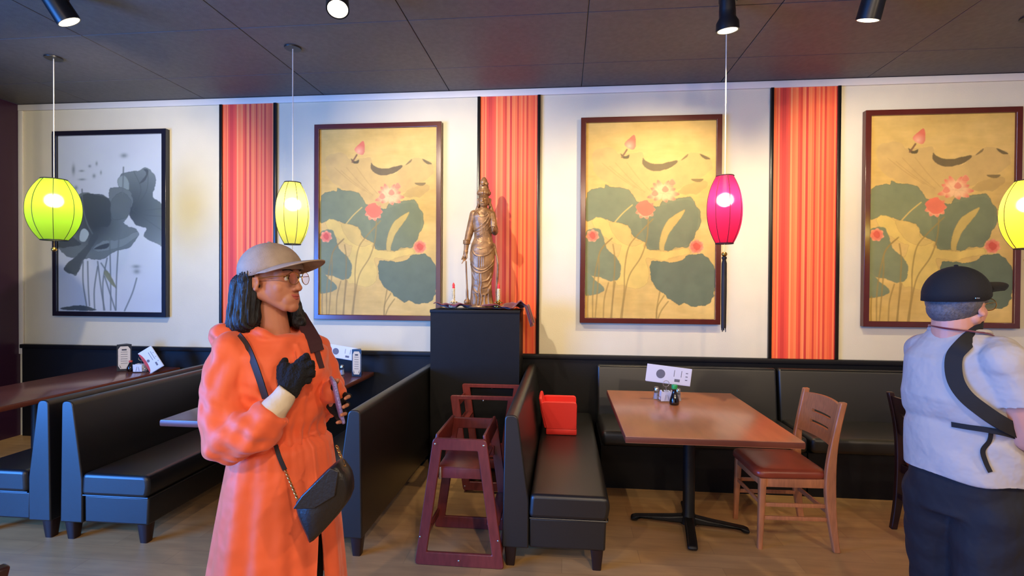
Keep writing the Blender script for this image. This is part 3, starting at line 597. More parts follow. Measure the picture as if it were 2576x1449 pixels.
# ---------------------------------------------------------------- high chairs
def highchair(loc, rot, label, rb=.075):
    t = thing('high_chair', loc, label, 'high chair', rot=rot, group='maroon wooden high chairs')
    out = rpoly([(-.256, 0), (.256, 0), (.153, .722), (-.153, .722)], .022, 3); W = .058
    inn = [(-.256+W+.012, rb), (.256-W-.012, rb), (.153-W+.008, .655), (-.153+W-.008, .655)]
    # inner outline with as many points as the outer one
    inn2 = []
    for p in inn: inn2 += rpoly([inn[inn.index(p)-1], p, inn[(inn.index(p)+1) % 4]], [0, .006, 0], 3)[1:5]
    for y in (-.2375, .2375-.022):
        q = MB().frame(out, inn2, .022, 'xz', y); o = q.build('side_frame', M['mahog'], t, 30); md = o.modifiers.new('b', 'BEVEL'); md.width = .005; md.segments = 2; md.limit_method = 'ANGLE'; md.angle_limit = math.radians(40)
        yo = y-.001 if y < 0 else y+.023
        for bx_, bz in ((-.138, .69), (.138, .69), (-.222, .16), (.222, .16), (0, .035)): MB().ball((bx_, yo, bz), .006, (1, .5, 1), u=10, v=6).build('bolt', M['steel'], o)
    MB().box((0, 0, .545), (.26, .42, .016), (0, .03, 0), bev=.004).build('seat', M['mahog'], t)
    for y in (-.205, .205): MB().box((0, y, .52), (.275, .018, .06), bev=.004).build('seat_rail', M['mahog'], t)
    # backrest board and front rail between the two side frames
    for s, z0, nm in ((-1, .60, 'backrest'), (1, .66, 'front_rail')):
        MB().box((s*.142, 0, (z0+.742)/2), (.018, .43, .742-z0), (0, -s*.14, 0), bev=.006).build(nm, M['mahog'], t)
    MB().box((.19, 0, .24), (.07, .43, .016), bev=.004).build('footrest', M['mahog'], t)
    for s in (-1, 1): MB().box((s*.232, 0, .10), (.018, .43, .05), (0, -s*.14, 0), bev=.004).build('cross_bar', M['mahog'], t)
    MB().box((.0, -.218, .50), (.016, .006, .07), bev=.002).build('buckle', M['steel'], t, loc=(-.115, 0, .02))
    return t
highchair((-.576, 3.085, 0), (0, 0, 0), 'maroon wooden high chair standing upright in front of the black pedestal')
highchair((-.60, 4.10, .742), (0, PI, 0), 'maroon high chair turned upside down behind the upright one', .03)
# ---------------------------------------------------------------- booster seat
t = thing('booster_seat', (-.03, 4.13, .426), 'red plastic child booster seat on the black booth bench', 'booster seat')
b = MB()
for s in (-1, 1):
    P = rpoly([(-.095, .045), (.135, .045), (.138, .235), (.128, .255), (-.15, .255)], [.01, .01, .01, .02, .05], 5); b.prism(P, .03, 'xz', s*.115-.015)
P = rpoly([(-.13, -.115), (-.13, .115), (-.10, .10), (-.10, -.10)], [.03, .03, .01, .01])
b.loft([((-.098, 0, .05), .018, .125, 0), ((-.125, 0, .17), .018, .128, 0), ((-.143, 0, .275), .016, .125, 0), ((-.143, 0, .29), .010, .115, 0)], 24, 5)
o = b.build('shell', M['red'], t); md = o.modifiers.new('b', 'BEVEL'); md.width = .007; md.segments = 3; md.limit_method = 'ANGLE'
MB().bx((-.11, -.105, .045), (.13, .105, .12), bev=.012).build('seat', M['red'], t)
MB().bx((-.10, -.13, 0), (.138, .13, .05), bev=.01).build('base', M['red'], t)
# ---------------------------------------------------------------- black pedestal with statue
t = thing('display_pedestal', (-.755, 4.56, 0), 'tall black pedestal cabinet under the bronze statue', 'pedestal')
MB().bx((-.385, -.205, 0), (.385, .17, 1.343)).build('body', M['cabinet'], t)
MB().bx((-.39, -.212, 1.34), (.39, .17, 1.368), bev=.004).build('top_board', M['cabinet'], t)
# burgundy cloth
n, m_ = 90, 34; co = []; 
for j in range(m_):
    for i in range(n):
        u, v = i/(n-1), j/(m_-1); x = -1.115+u*.92; y = 4.375+v*.30
        z = 1.379+.022*(1+math.sin(x*26+math.sin(y*14)*2.2))*(.35+.65*abs(math.sin(x*7+1)))+.008*math.sin(x*61+y*40)
        fl = 1-math.exp(-(((x+.722)/.15)**4+((y-4.485)/.12)**4))*1; fl *= 1-math.exp(-(((x+.965)/.055)**4+((y-4.44)/.06)**4)); fl *= 1-math.exp(-(((x+.565)/.055)**4+((y-4.44)/.06)**4)); z = 1.376+(z-1.376)*fl
        z += .012*max(0, .12-(x+1.115))/.12+.036*math.exp(-((y-4.392)/.022)**2)*(.6+.4*math.sin(x*19+1)); x0_ = x
        edge = -.352
        if x > edge:
            d = x-edge; r_ = .25+.75*min(1, abs(v-.25)*2.2); drop = d*(1.0-.35*abs(v-.4)); z = 1.40-drop*1.15+.01*math.sin(y*55); x = edge+min(d*.32, .05)+.02+.012*math.sin(y*48)+.012
        co.append((x, y+.010*math.sin(x*30), z))
f = [(j*n+i, j*n+i+1, (j+1)*n+i+1, (j+1)*n+i) for j in range(m_-1) for i in range(n-1)]
me = bpy.data.meshes.new('cloth'); me.from_pydata(co, [], f); me.shade_smooth(); o = link('draped_cloth', me, M['cloth']); md = o.modifiers.new('s', 'SOLIDIFY'); md.thickness = .004; md.offset = 1
tag(o, 'burgundy satin cloth draped over the pedestal top under the statue', 'cloth')
# statue
K = .00096
def S(cx, cy, y=0): return (((cx-627)*K, y, (1255-cy)*K))
t = thing('robed_statue', (-.715, 4.485, 1.402), 'tall bronze statue of a robed standing figure with a high crown', 'statue')
b = MB()
b.loft([((0, 0, -.012), .115, .075, 0), (S(627, 1240), .108, .068, 0), (S(625, 1180), .098, .062, 0), (S(624, 1050), .088, .062, 0), (S(632, 950), .098, .068, 0), (S(632, 860), .108, .072, 0), (S(630, 780), .110, .074, 0), (S(632, 700), .100, .068, 0), (S(638, 640), .080, .058, 0), (S(636, 580), .078, .056, 0), (S(632, 500), .088, .062, 0), (S(632, 440), .098, .062, 0), (S(635, 405), .098, .05, 0), (S(640, 380), .055, .042, 0), (S(640, 365), .035, .034, 0)], 40, 2.1)
b.cap(S(641, 385), .031, S(643, 340, -.005), .033)
b.ball(S(645, 300, -.014), .054, (.90, 1.05, 1.12)); b.ball(S(645, 325, -.034), .036, (1, 1, 1.1)); b.ball(S(644, 342, -.052), .013)  # head, jaw, chin
b.cap(S(645, 286, -.071), .006, S(644, 314, -.082), .0095); b.cap(S(634, 330, -.070), .006, S(655, 330, -.070), .006)
for s in (-1, 1):
    b.cap(S(645+s*18, 296, -.063), .0085, S(645+s*32, 298, -.055), .007); b.cap(S(645+s*10, 280, -.068), .0055, S(645+s*38, 280, -.052), .005)
    b.cap(S(645+s*54, 290, .002), .012, S(645+s*52, 350, .0), .009); b.cap(S(645+s*50, 330, .02), .016, S(642+s*72, 410, .03), .022)
# crown: band of lobes, high topknot
b.lathe([(.048, 0), (.055, .012), (.057, .03), (.052, .05), (.044, .062)], S(642, 256, .004), 28)
for k in range(9):
    a = -PI*.95+PI*.9*k/8; b.ball((.015+.050*math.cos(a), .002+.050*math.sin(a), .980), .0145, (1, 1, 1.25), u=12, v=8)
b.lathe([(.043, 0), (.042, .03), (.030, .055), (.034, .072), (.026, .094), (.012, .112)], S(642, 205, 0), 24); b.ball(S(640, 160, -.04), .014); b.ball(S(668, 150, -.01), .018); b.ball(S(622, 165, -.02), .016); b.ball(S(648, 125, -.015), .014)
# arms
b.cap(S(553, 425), .04, S(513, 590, -.01), .033); b.cap(S(513, 590, -.01), .034, S(490, 690, -.025), .026); b.cap(S(490, 690, -.025), .024, S(483, 765, -.03), .018)
b.cap(S(483, 765, -.03), .021, S(477, 810, -.035), .018)
for i, dx in enumerate((-18, -6, 6, 16)): b.cap(S(480+dx*.8, 805, -.045+.006*i), .007, S(468+dx, 850-abs(dx)*.7, -.05+.006*i), .0055, 8)
b.cap(S(468, 850, -.05), .005, S(452, 875, -.055), .004, 8); b.cap(S(490, 780, -.05), .007, S(500, 825, -.06), .006, 8)
b.cap(S(712, 425), .038, S(748, 580, -.01), .03); b.cap(S(748, 590, -.02), .028, S(745, 560, -.07), .024); b.cap(S(745, 570, -.075), .02, S(745, 510, -.085), .018)
for i in range(4): b.cap(S(733, 503+i*13, -.10), .0065, S(757, 506+i*13, -.102), .0065, 8)
b.cap(S(744, 560, -.095), .009, S(738, 590, -.09), .006, 8)
for dz in (0, 14, 28): b.tube([(S(490, 665+dz, -.025)[0]+.029*math.cos(a), -.025+.029*math.sin(a), S(0, 665+dz)[2]) for a in np.linspace(0, 2*PI, 20)[:-1]], .005, 6, True)
# hanging scarves
b.tube(spline([S(487, 850, -.04), S(489, 960, -.03), S(494, 1100, -.02), S(495, 1190, -.01), S(500, 1255, 0)], 4), [.008]*9+[.012]*4+[.018]*4, 10)
b.ball(S(492, 1225, -.005), .028, (1, .8, 1)); b.tube(spline([S(735, 690, .0), S(758, 780, .0), S(775, 880, 0), S(768, 1020, .01), S(762, 1130, .01), S(772, 1245, .01)], 4), .0105, 8)
# robe folds laid over the body
def fold(pts, r=.0055): b.tube(spline([S(x, y, d) for x, y, d in pts], 5), r, 6)
def front(cx, cy):
    zz = 1255-cy; hw = np.interp(zz, [0, 200, 300, 475, 615, 675, 755, 850], [.11, .088, .098, .11, .08, .078, .088, .09]); hd = hw*.66; x = (cx-632)*K
    return -hd*max(0, 1-(abs(x)/hw)**2.1)**(1/2.1)+.001
def ff(pts, r=.0075): b.tube([S(x, y, front(x, y)) for x, y in [(v.x, v.y) for v in spline([(p[0], p[1], 0) for p in pts], 6)]], r, 6)
for q in (((530, 720), (570, 790), (630, 810), (700, 785), (745, 710)), ((535, 690), (600, 740), (660, 735), (735, 690)), ((522, 830), (560, 900), (610, 930), (660, 930), (710, 890), (742, 830)), ((528, 880), (570, 940), (620, 960), (680, 940), (738, 880)),
          ((545, 950), (570, 1010), (610, 1030)), ((545, 1000), (575, 1070), (615, 1085)), ((550, 1060), (580, 1130), (618, 1145)), ((720, 960), (690, 1020), (640, 1040)), ((722, 1010), (690, 1075), (645, 1095)), ((715, 1070), (690, 1140), (645, 1160)),
          ((605, 810), (605, 900)), ((620, 815), (622, 905)), ((640, 815), (642, 905)), ((655, 810), (658, 905)), ((610, 965), (612, 1040), (606, 1100), (614, 1180), (608, 1250)), ((632, 960), (634, 1060), (628, 1120), (636, 1180), (630, 1250)),
          ((715, 430), (690, 500), (640, 560), (570, 600)), ((700, 420), (670, 490), (610, 550), (560, 575)), ((740, 430), (715, 520), (660, 590), (590, 640)), ((655, 500), (660, 560), (655, 620), (668, 690)), ((640, 510), (640, 600), (650, 680)),
          ((565, 665), (570, 700), (600, 715), (610, 690), (590, 660)), ((665, 690), (690, 720), (700, 690), (680, 660)), ((575, 1150), (585, 1200), (580, 1250)), ((670, 1150), (665, 1200), (672, 1250)), ((700, 1100), (698, 1180), (708, 1250)), ((548, 1120), (550, 1190), (540, 1250)), ((590, 420), (620, 450), (665, 445), (690, 415))): ff(q)
me = b.remesh(.0028, 1); me.materials.append(M['bronze']); link('figure', me, None, t)
MB().lathe([(.12, -.018), (.125, -.01), (.12, .002)], n=40).build('plinth', M['bronze'], t)
for x, lb in ((-.965, 'white and gold candle holder with red-tipped candle left of the statue'), (-.565, 'white and gold candle holder with red-tipped candle right of the statue')):
    t = thing('candle_holder', (x*.992, 4.44, 1.385), lb, 'candle holder', group='candle holders flanking the statue')
    b = MB().lathe([(.038, 0), (.04, .008), (.02, .02), (.012, .035), (.022, .045), (.032, .05), (.014, .056), (.013, .07)], n=20)
    for k in range(8):
        a = k*PI/4; b.ball((.036*math.cos(a), .036*math.sin(a), .012), .011, u=8, v=6); b.ball((.03*math.cos(a), .03*math.sin(a), .045), .007, u=8, v=6)
    b.build('ornate_base', M['gold'] if x > -.9 else M['canwhite'], t)
    c = MB().lathe([(.012, .065), (.0125, .16), (.011, .165)], n=16)
    for k in range(30): a = k*1.3; c.ball((.0125*math.cos(a), .0125*math.sin(a), .07+k*.003), .004, u=6, v=4)
    c.build('candle', M['canwhite'], t); MB().lathe([(.010, .162), (.0125, .17), (.010, .182), (.012, .19), (.009, .203), (.002, .215)], n=14).build('red_tip', M['red'], t)
# ---------------------------------------------------------------- table settings
def card(name, loc, w_, h_, rot, label, cat='menu card', red=True, lean=None):
    t = thing(name, loc, label, cat, rot=rot, group='folded paper menu cards')
    MB().bx((-w_/2, -.001, 0), (w_/2, .001, h_)).build('front_sheet', M['paper'], t); MB().bx((-w_/2+.006, .004, -.004), (w_/2+.003, .006, h_-.006)).build('back_sheet', M['paper'], t)
    g = MB(); g.lathe([(0, 0), (w_*.1, 0), (w_*.1, .0006), (0, .0006)], (0, 0, 0), 20, (PI/2, 0, 0)); 
    o = g.build('round_print', M['ink'], t); o.location = (-w_*.18, -.0012, h_*.5)
    p = MB()
    for k in range(2): p.box((w_*(.12+.16*k), -.0014, h_*.62), (.004, .0006, h_*.38))
    p.box((w_*.2, -.0014, h_*.22), (w_*.12, .0006, h_*.16))
    for k in range(3): p.box((w_*.4, -.0014, h_*(.3+.2*k)), (w_*.05, .0006, .006))
    p.build('menu_print', M['ink'], t)
    if red:
        q = MB(); P = [(-w_/2, h_*.1)]+[(-w_/2+w_*.2*math.sin(a), h_*.5-h_*.45*math.cos(a)) for a in np.linspace(0, PI, 12)]+[(-w_/2, h_*.95)]
        q.prism(P, .0006, 'xz', -.0016).build('red_photo_print', M['inkred'], t)
    return t
def shaker(loc, label):
    t = thing('salt_shaker', loc, label, 'shaker', group='glass shakers on the tables')
    MB().lathe([(.022, 0), (.024, .01), (.018, .03), (.017, .06), (.019, .064)], n=16).build('glass_jar', M['glass'], t)
    MB().lathe([(.015, .002), (.014, .045)], n=12).build('salt', M['paper'], t); MB().lathe([(.02, .064), (.02, .078), (.014, .088), (0, .09)], n=16).build('metal_cap', M['steel'], t)
def caddy(loc, rz, label):
    t = thing('condiment_caddy', loc, label, 'condiment caddy', rz, 'wire condiment caddies with sweetener packets')
    b = MB()
    for z in (.004, .035): b.tube(rpoly3([(-.055, -.035), (.055, -.035), (.055, .035), (-.055, .035)], .01, z), .0018, 6, True)
    for x in (-.05, 0, .05):
        for y in (-.035, .035): b.tube([(x, y, .004), (x, y, .035)], .0015, 5)
    b.tube([(0, 0, .004), (0, 0, .105)], .002, 6); b.tube([(.022*math.cos(a), 0, .125+.022*math.sin(a)) for a in np.linspace(0, 2*PI, 20)[:-1]], .0018, 6, True); b.tube([(-.05, 0, .004), (.05, 0, .004)], .002, 6)
    b.build('wire_rack', M['steel'], t)
    for k in range(7): MB().box((-.04+.013*k, .004*math.sin(k*2), .042), (.0035, .05, .066), (.05*math.sin(k), .12*math.cos(k*3), .1*math.sin(k*5))).build('sweetener_packet', M['paper'], t)
    MB().box((-.01, -.042, .04), (.075, .003, .068), (.12, 0, 0)).build('sweetener_packet', M['paper'], t)
    q = MB(); q.tube([(-.022, -.0485, .012), (-.01, -.0435, .062)], .0012, 5); q.tube([(.008, -.0485, .012), (-.004, -.0435, .062)], .0012, 5); q.build('packet_print', M['ink'], t)
def rpoly3(P, r, z): return [(a, b, z) for a, b in rpoly(P, r)]
def drink_stand(loc, rz, h_, w_, label):
    t = thing('drinks_menu_stand', loc, label, 'menu stand', rz, 'three-sided drinks menu stands')
    tri = [(w_/math.sqrt(3)*math.cos(a), w_/math.sqrt(3)*math.sin(a)) for a in (PI/2, PI/2+2*PI/3, PI/2+4*PI/3)]
    MB().prism(tri, h_, 'xy', 0).build('stand_body', M['blackplastic'], t, 20)
    for k in range(3):
        a = -PI/2+k*2*PI/3; d = w_/math.sqrt(3)/2+.001; W2 = w_*.41; H_ = h_
        o = MB().prism([(-W2*.65, .02), (W2*.65, .02), (W2, .05), (W2, H_-.045), (W2*.62, H_-.018), (-W2*.62, H_-.018), (-W2, H_-.045), (-W2, .05)], .0012, 'xz', -.0006).build('ivory_label', M['cuff'], t, 20, (d*math.cos(a), d*math.sin(a), 0), (0, 0, a+PI/2))
        q = MB()
        for i in range(7): q.box((0, -.0012, H_*(.80-.085*i)), (W2*(1.1 if i else .8), .0006, .003 if i else .012))
        for s in (-1, 1): q.tube([(s*W2*.75, -.0012, .045), (s*W2*.5, -.0012, .03), (s*W2*.8, -.0012, .06)], .0012, 4)
        q.build('label_print', M['inkdark'], o)
# wooden table
caddy((.745, 3.84, .75), .1, 'wire caddy of white sweetener packets on the wooden table beside the soy bottle')
shaker((.687, 3.90, .75), 'glass salt shaker on the wooden table, left of the packet caddy')
shaker((.835, 3.86, .75), 'glass pepper shaker on the wooden table, behind the soy bottle')
t = thing('soy_sauce_bottle', (.782, 3.735, .75), 'dark soy sauce bottle with green cap on the wooden table', 'bottle')
MB().lathe([(.03, 0), (.034, .006), (.034, .022), (.027, .05), (.017, .08), (.013, .1), (.015, .112)], n=28).build('glass_body', M['soy'], t)
MB().lathe([(.019, .110), (.0205, .114), (.0205, .134), (.018, .139), (0, .139)], n=24).build('cap', M['green'], t)
card('menu_card', (.762, 3.875, .872), .33, .125, (0, math.radians(7), math.radians(6)), 'white landscape menu card clipped on the caddy on the wooden table', red=False)
# booth table behind the woman
caddy((-2.14, 4.52, .75), 0, 'wire caddy of sweetener packets on the booth table beside the woman')
shaker((-2.02, 4.56, .75), 'glass shaker on the booth table between caddy and menu stand')
card('menu_card', (-2.03, 4.55, .90), .30, .115, (0, math.radians(8), 0), 'white menu card with a red photo clipped up beside the woman')
drink_stand((-1.845, 4.50, .75), math.radians(-4), .245, .09, 'black three-sided drinks menu stand on the booth table beside the woman')
# left booth table
drink_stand((-4.13, 4.50, .75), math.radians(32), .25, .115, 'black drinks menu stand on the left booth table')
t = thing('sauce_jar', (-4.045, 4.47, .75), 'small round dark sauce jar beside the left menu stand', 'jar')
MB().lathe([(.025, 0), (.032, .01), (.032, .035), (.02, .06), (.012, .08), (.014, .085)], n=24).build('glass_body', M['soy'], t); MB().lathe([(.015, .085), (.015, .10), (0, .102)], n=16).build('cap', M['inkred'], t)
caddy((-3.93, 4.46, .75), .25, 'wire caddy of sweetener packets on the left booth table')
card('menu_card', (-3.745, 4.43, .78), .135, .215, (0, math.radians(-32), math.radians(8)), 'tilted white menu card with red photo on the left booth table')
# ---------------------------------------------------------------- people
from mathutils.bvhtree import BVHTree
class Frame:
    """local frame: x = the figure's left, y = forward, z = up, at centre c with heading a (radians from +x)"""
    def __init__(s, c, a, k=1.0, pitch=0):
        s.c = Vector(c); s.a = a; s.k = k; s.R = Matrix.Rotation(a-PI/2, 3, 'Z') @ Matrix.Rotation(pitch, 3, 'X')
    def __call__(s, x, y, z): return s.R @ Vector((-x*s.k, y*s.k, z*s.k))+s.c
    def e(s): return tuple(s.R.to_euler())
def add_head(b, F, neck, nr=.052, fem=True):
    k = F.k
    def B(x, y, z, r, sc=(1, 1, 1), u=20, v=14):
        q = bmesh.ops.create_uvsphere(b.bm, u_segments=u, v_segments=v, radius=r*k); vs = q['verts']; bmesh.ops.scale(b.bm, verts=vs, vec=sc)
        bmesh.ops.rotate(b.bm, verts=vs, cent=(0, 0, 0), matrix=F.R); bmesh.ops.translate(b.bm, verts=vs, vec=F(x, y, z))
    B(0, -.008, .036, .085, (.9, 1.1, 1.0), 32, 20); B(0, .024, -.036, .065, (.98, .98, 1.12), 28, 18); B(0, .052, .02, .05, (1.15, .8, 1.1))
    B(0, .071, -.099, .022, (1.1, 1, .9)); B(0, .066, -.072, .034, (1.1, .8, 1))
    for s in (-1, 1):
        b.cap(F(s*.053, -.005, -.05), .021*k, F(s*.018, .06, -.097), .018*k); B(s*.036, .052, -.032, .021, (1.1, 1, 1.2)); B(s*.077, -.008, -.010, .027, (.26, .62, 1.08)); B(s*.079, -.004, -.034, .009)
        b.cap(F(s*.012, .088, .022), .008*k, F(s*.045, .072, .020), .007*k); B(s*.012, .094, -.040, .0085)
    b.cap(F(0, .086, .008), .007*k, F(0, .103, -.034), .0095*k); B(0, .104, -.036, .0105)
    b.cap(F(-.017, .083, -.061), .006*k, F(.017, .083, -.061), .006*k); b.cap(F(-.015, .083, -.071), .0065*k, F(.015, .083, -.071), .0065*k); B(0, .087, -.064, .009)
    b.cap(F(0, -.022, -.04), nr, neck, nr*1.08, 20)
def head_deform(F):
    def f(co, no):
        for s in (-1, 1):
            for (x, y, z, r, d) in ((s*.028, .088, 0, .012, -.0045), (s*.084, -.002, -.012, .009, -.004)):
                p = np.array(F(x, y, z)); w_ = np.exp(-((co-p)**2).sum(1)/(r*F.k)**2)[:, None]; co = co+no*w_*d*F.k
        p = np.array(F(0, .09, -.066)); q = co-p; vert = q[:, 2]; hor = np.hypot(q[:, 0], q[:, 1]); w_ = np.exp(-(vert/.0022)**2-(hor/.02)**2)[:, None]; return co-no*w_*.003
    return f
def face_bits(t, F, glasses, brow):
    k = F.k; e = F.e()
    for s in (-1, 1):
        o = MB().ball((0, 0, 0), .0115*k, u=18, v=12).build('eye', M['eye'], t, 180, F(s*.0275, .0705, -.001), e)
        MB().ball((0, .0088*k, 0), .0062*k, (1, .5, 1), u=14, v=8).build('iris', M['iris'], o, 180)
        MB().tube(spline([F(s*.017, .093, .022), F(s*.032, .089, .027), F(s*.047, .076, .024)], 4), .0019*k, 6).build('eyebrow', brow, t)
        MB().tube(spline([F(s*.017, .080, .002), F(s*.0285, .084, .0070), F(s*.041, .074, .002)], 4), .0018*k, 6).build('eyelid', M['iris'], t)
    b = MB().tube(spline([F(-.025, .076, -.059), F(-.010, .0905, -.0615), F(0, .0925, -.063), F(.010, .0905, -.0615), F(.025, .076, -.059)], 5), [.002]+[.0045]*19+[.002], 8).tube(spline([F(-.021, .079, -.064), F(0, .0925, -.0715), F(.021, .079, -.064)], 6), [.002]+[.005]*11+[.002], 8)
    b.build('lips', M['lips'], t)
    g = MB(); gc = glasses
    for s in (-1, 1):
        c = Vector((s*.033, .108-.002, -.004)); ring = []
        for i in range(24):
            a = 2*PI*i/24; ring.append(F(c.x+.0245*math.cos(a), c.y-.16*s*.0245*math.cos(a), c.z+.021*math.sin(a)))
        g.tube(ring, .0013, 6, True); g.tube([F(s*.058, .100, .004), F(s*.076, .05, .004), F(s*.078, -.005, -.002), F(s*.077, -.02, -.02)], .0014, 6)
    g.tube([F(-.009, .106, .002), F(0, .109, .005), F(.009, .106, .002)], .0013, 6); go = g.build('spectacles', gc, t)
    for s in (-1, 1):
        q = MB().lathe([(0, 0), (.022, 0), (.022, .0012), (0, .0012)], n=24, rot=(PI/2, 0, 0)); q.build('lens', M['lens'], go, 40, F(s*.033, .1055, -.004), e)
def cap_obj(t, F, m, brim=.09, name='cap', rx=.094, ry=.112, rz=.10, z0=.0, zc=.026, droop=.045, bz=.052, tilt=0, half=80):
    b = MB(); n = 40; rings = []
    for j in range(13):
        ph = j/12*PI/2; R_ = []
        for i in range(n):
            a = 2*PI*i/n; x = math.cos(a)*math.cos(ph)*rx; y = math.sin(a)*math.cos(ph)*ry-.008; z = zc+math.sin(ph)*rz
            z += (-.018 if j == 0 else 0)*(1 if y < 0 else 1-min(1, y/.06)*1.0)+tilt*y
            seam = 1-.012*max(0, math.cos(6*a))**12; R_.append(b.bm.verts.new(F(x*seam, y*seam, z)))
        rings.append(R_)
    for A, B in zip(rings, rings[1:-1]+[rings[-1]]):
        for i in range(n): b.bm.faces.new((A[i], A[(i+1) % n], B[(i+1) % n], B[i]))
    bmesh.ops.remove_doubles(b.bm, verts=b.bm.verts, dist=.0006)
    o = b.build(name, m, t, 180); md = o.modifiers.new('s', 'SOLIDIFY'); md.thickness = .003; md.offset = -1
    b = MB(); rows = []
    for j in range(9):
        v = j/8; R_ = []
        for i in range(29):
            a = math.radians(-half+2*half*i/28); x0 = rx*.985*math.sin(a); y0 = ry*.97*math.cos(a)-.008; ext = brim*max(0, math.cos(a))**.55
            z = bz-droop*(1-math.cos(a))+.006*v-.004*v*v+tilt*(y0+ext*v); R_.append(b.bm.verts.new(F(x0*(1+.04*v), y0+ext*v, z)))
        rows.append(R_)
    for A, B in zip(rows, rows[1:]):
        for i in range(28): b.bm.faces.new((A[i], A[i+1], B[i+1], B[i]))
    q = b.build('brim', m, o, 180); md = q.modifiers.new('s', 'SOLIDIFY'); md.thickness = .0045; md.offset = 0
    MB().ball(F(0, -.008, zc+rz+.001), .007, (1, 1, .5), u=12, v=8).build('top_button', m, o)
    return o
def leg_chain(b, hip, knee, ankle, toe, r, shoe=False):
    b.cap(hip, r[0], knee, r[1], 18); b.cap(knee, r[1], ankle, r[2], 18)
def hand_caps(b, pts_list, r, ks=1.0):
    for ch in pts_list:
        for i in range(len(ch)-1): b.cap(ch[i], r*ks*(1-.08*i), ch[i+1], r*ks*(1-.08*(i+1)), 10)
def folds(amp, kz, seed=0, lo=-9, hi=99):
    def f(co, no):
        x, y, z = co.T; d = np.sin(x*23+z*kz+seed)*np.sin(y*19-z*kz*.7+seed*2)+.6*np.sin(x*47-z*31+y*22+seed)*np.sin(z*27+seed); return co+no*(d*amp)[:, None]
    return f
class Snap:
    """surface of a finished garment, looked up along the frame's depth axis"""
    dr = (0, 1, 0)  # replaced for each figure by the camera-to-figure direction
    def __init__(s, me): s.t = BVHTree.FromPolygons([v.co.copy() for v in me.vertices], [tuple(p.vertices) for p in me.polygons])
    def __call__(s, p, off=.004, dr=None, back=.8):
        p = Vector(p); d = Vector(dr if dr else s.dr).normalized(); h = s.t.ray_cast(p-d*back, d, 2)
        if h[0] is None: h = s.t.find_nearest(p)
        return h[0]-d*off
# ---------------- woman in the orange raincoat (figure frame: x right of view, y away, z up)
TH = math.atan(.1)
t = thing('person', (-1.044, 1.805, 0), 'woman in orange raincoat and khaki cap, gloved hand on her chest', 'person', TH)
T = t; Snap.dr = (-.859, 1.9, -.45)  # straps are snapped along the camera's line of sight to the woman
LA = math.radians(54); fr = Vector((math.cos(LA-PI/2), math.sin(LA-PI/2), 0)); lf = Vector((math.cos(LA), math.sin(LA), 0)); C0 = Vector((-.01, .02, 0))
BP = lambda l, f, z: C0+lf*l+fr*f+Vector((0, 0, z))
F = Frame((-.020, .0, 1.610), math.radians(-14), 1.06, math.radians(3))
b = MB(); add_head(b, F, Vector((-.018, .015, 1.40)), .05)
b.loft([(BP(0, 0, .80), .15, .10, LA), (BP(0, 0, .9), .165, .105, LA), (BP(0, 0, 1.05), .125, .085, LA), (BP(0, 0, 1.22), .145, .1, LA), (BP(0, 0, 1.34), .155, .085, LA), (BP(0, 0, 1.40), .07, .06, LA)], 32, 2.1)
sr, el, wr = Vector((-0.116, -0.110, 1.357)), Vector((-0.091, -0.190, 1.072)), Vector((0.099, -0.155, 1.219))
b.cap(sr, .052, el, .042); b.cap(el, .042, wr, .026)
sl, ell, wl = Vector((0.074, 0.150, 1.329)), Vector((0.108, 0.150, 1.117)), Vector((0.197, 0.030, 1.149))
b.cap(sl, .052, ell, .042); b.cap(ell, .04, wl, .026)
for s in (-1, 1):
    hip = BP(s*.085, 0, .84); kn = BP(s*.09, .03, .47); an = BP(s*.085, -.01, .09); b.cap(hip, .082, kn, .055, 18); b.cap(kn, .055, an, .036, 18); b.cap(BP(s*.085, -.03, .045), .032, BP(s*.095, .13, .035), .026)
# right hand lies on the chest, left hand holds the phone
HK = [(0.105, -0.150, 1.228)]
R_f = [[(0.101, -0.150, 1.237), (0.127, -0.135, 1.320), (0.157, -0.135, 1.345), (0.151, -0.100, 1.324)], [(0.108, -0.150, 1.234), (0.148, -0.140, 1.307), (0.175, -0.135, 1.321), (0.164, -0.100, 1.299)], [(0.113, -0.150, 1.232), (0.152, -0.140, 1.282), (0.177, -0.135, 1.292), (0.164, -0.100, 1.274)], [(0.116, -0.150, 1.226), (0.147, -0.140, 1.259), (0.163, -0.130, 1.264), (0.150, -0.100, 1.252)]]
R_t = [[(0.092, -0.150, 1.228), (0.076, -0.145, 1.274), (0.069, -0.130, 1.305), (0.074, -0.115, 1.325)]]
hand_caps(b, R_f, .0095, .85); hand_caps(b, R_t, .012, .85)
b.cap((0.097, -0.150, 1.228), .019, (0.122, -0.135, 1.292), .017); b.cap((0.115, -0.150, 1.228), .017, (0.138, -0.135, 1.275), .016)
L_f = [[(0.203, 0.030, 1.143), (0.236, 0.020, 1.181), (0.272, -0.030, 1.186), (0.272, -0.075, 1.188)], [(0.203, 0.030, 1.134), (0.230, 0.020, 1.152), (0.266, -0.030, 1.155), (0.266, -0.078, 1.158)], [(0.200, 0.030, 1.126), (0.224, 0.020, 1.122), (0.259, -0.030, 1.123), (0.259, -0.078, 1.130)], [(0.197, 0.030, 1.117), (0.215, 0.020, 1.095), (0.246, -0.030, 1.094), (0.242, -0.070, 1.101)]]
L_t = [[(0.194, 0.030, 1.149), (0.201, 0.000, 1.188), (0.217, -0.030, 1.227), (0.236, -0.050, 1.248)]]
hand_caps(b, L_f, .0092); hand_caps(b, L_t, .011); b.cap((0.200, 0.030, 1.137), .02, (0.226, 0.015, 1.153), .017); b.cap((0.197, 0.030, 1.126), .018, (0.217, 0.015, 1.117), .017)
me = b.remesh(.004, 3, head_deform(F)); me.materials.append(M['skin']); link('body', me, None, T)
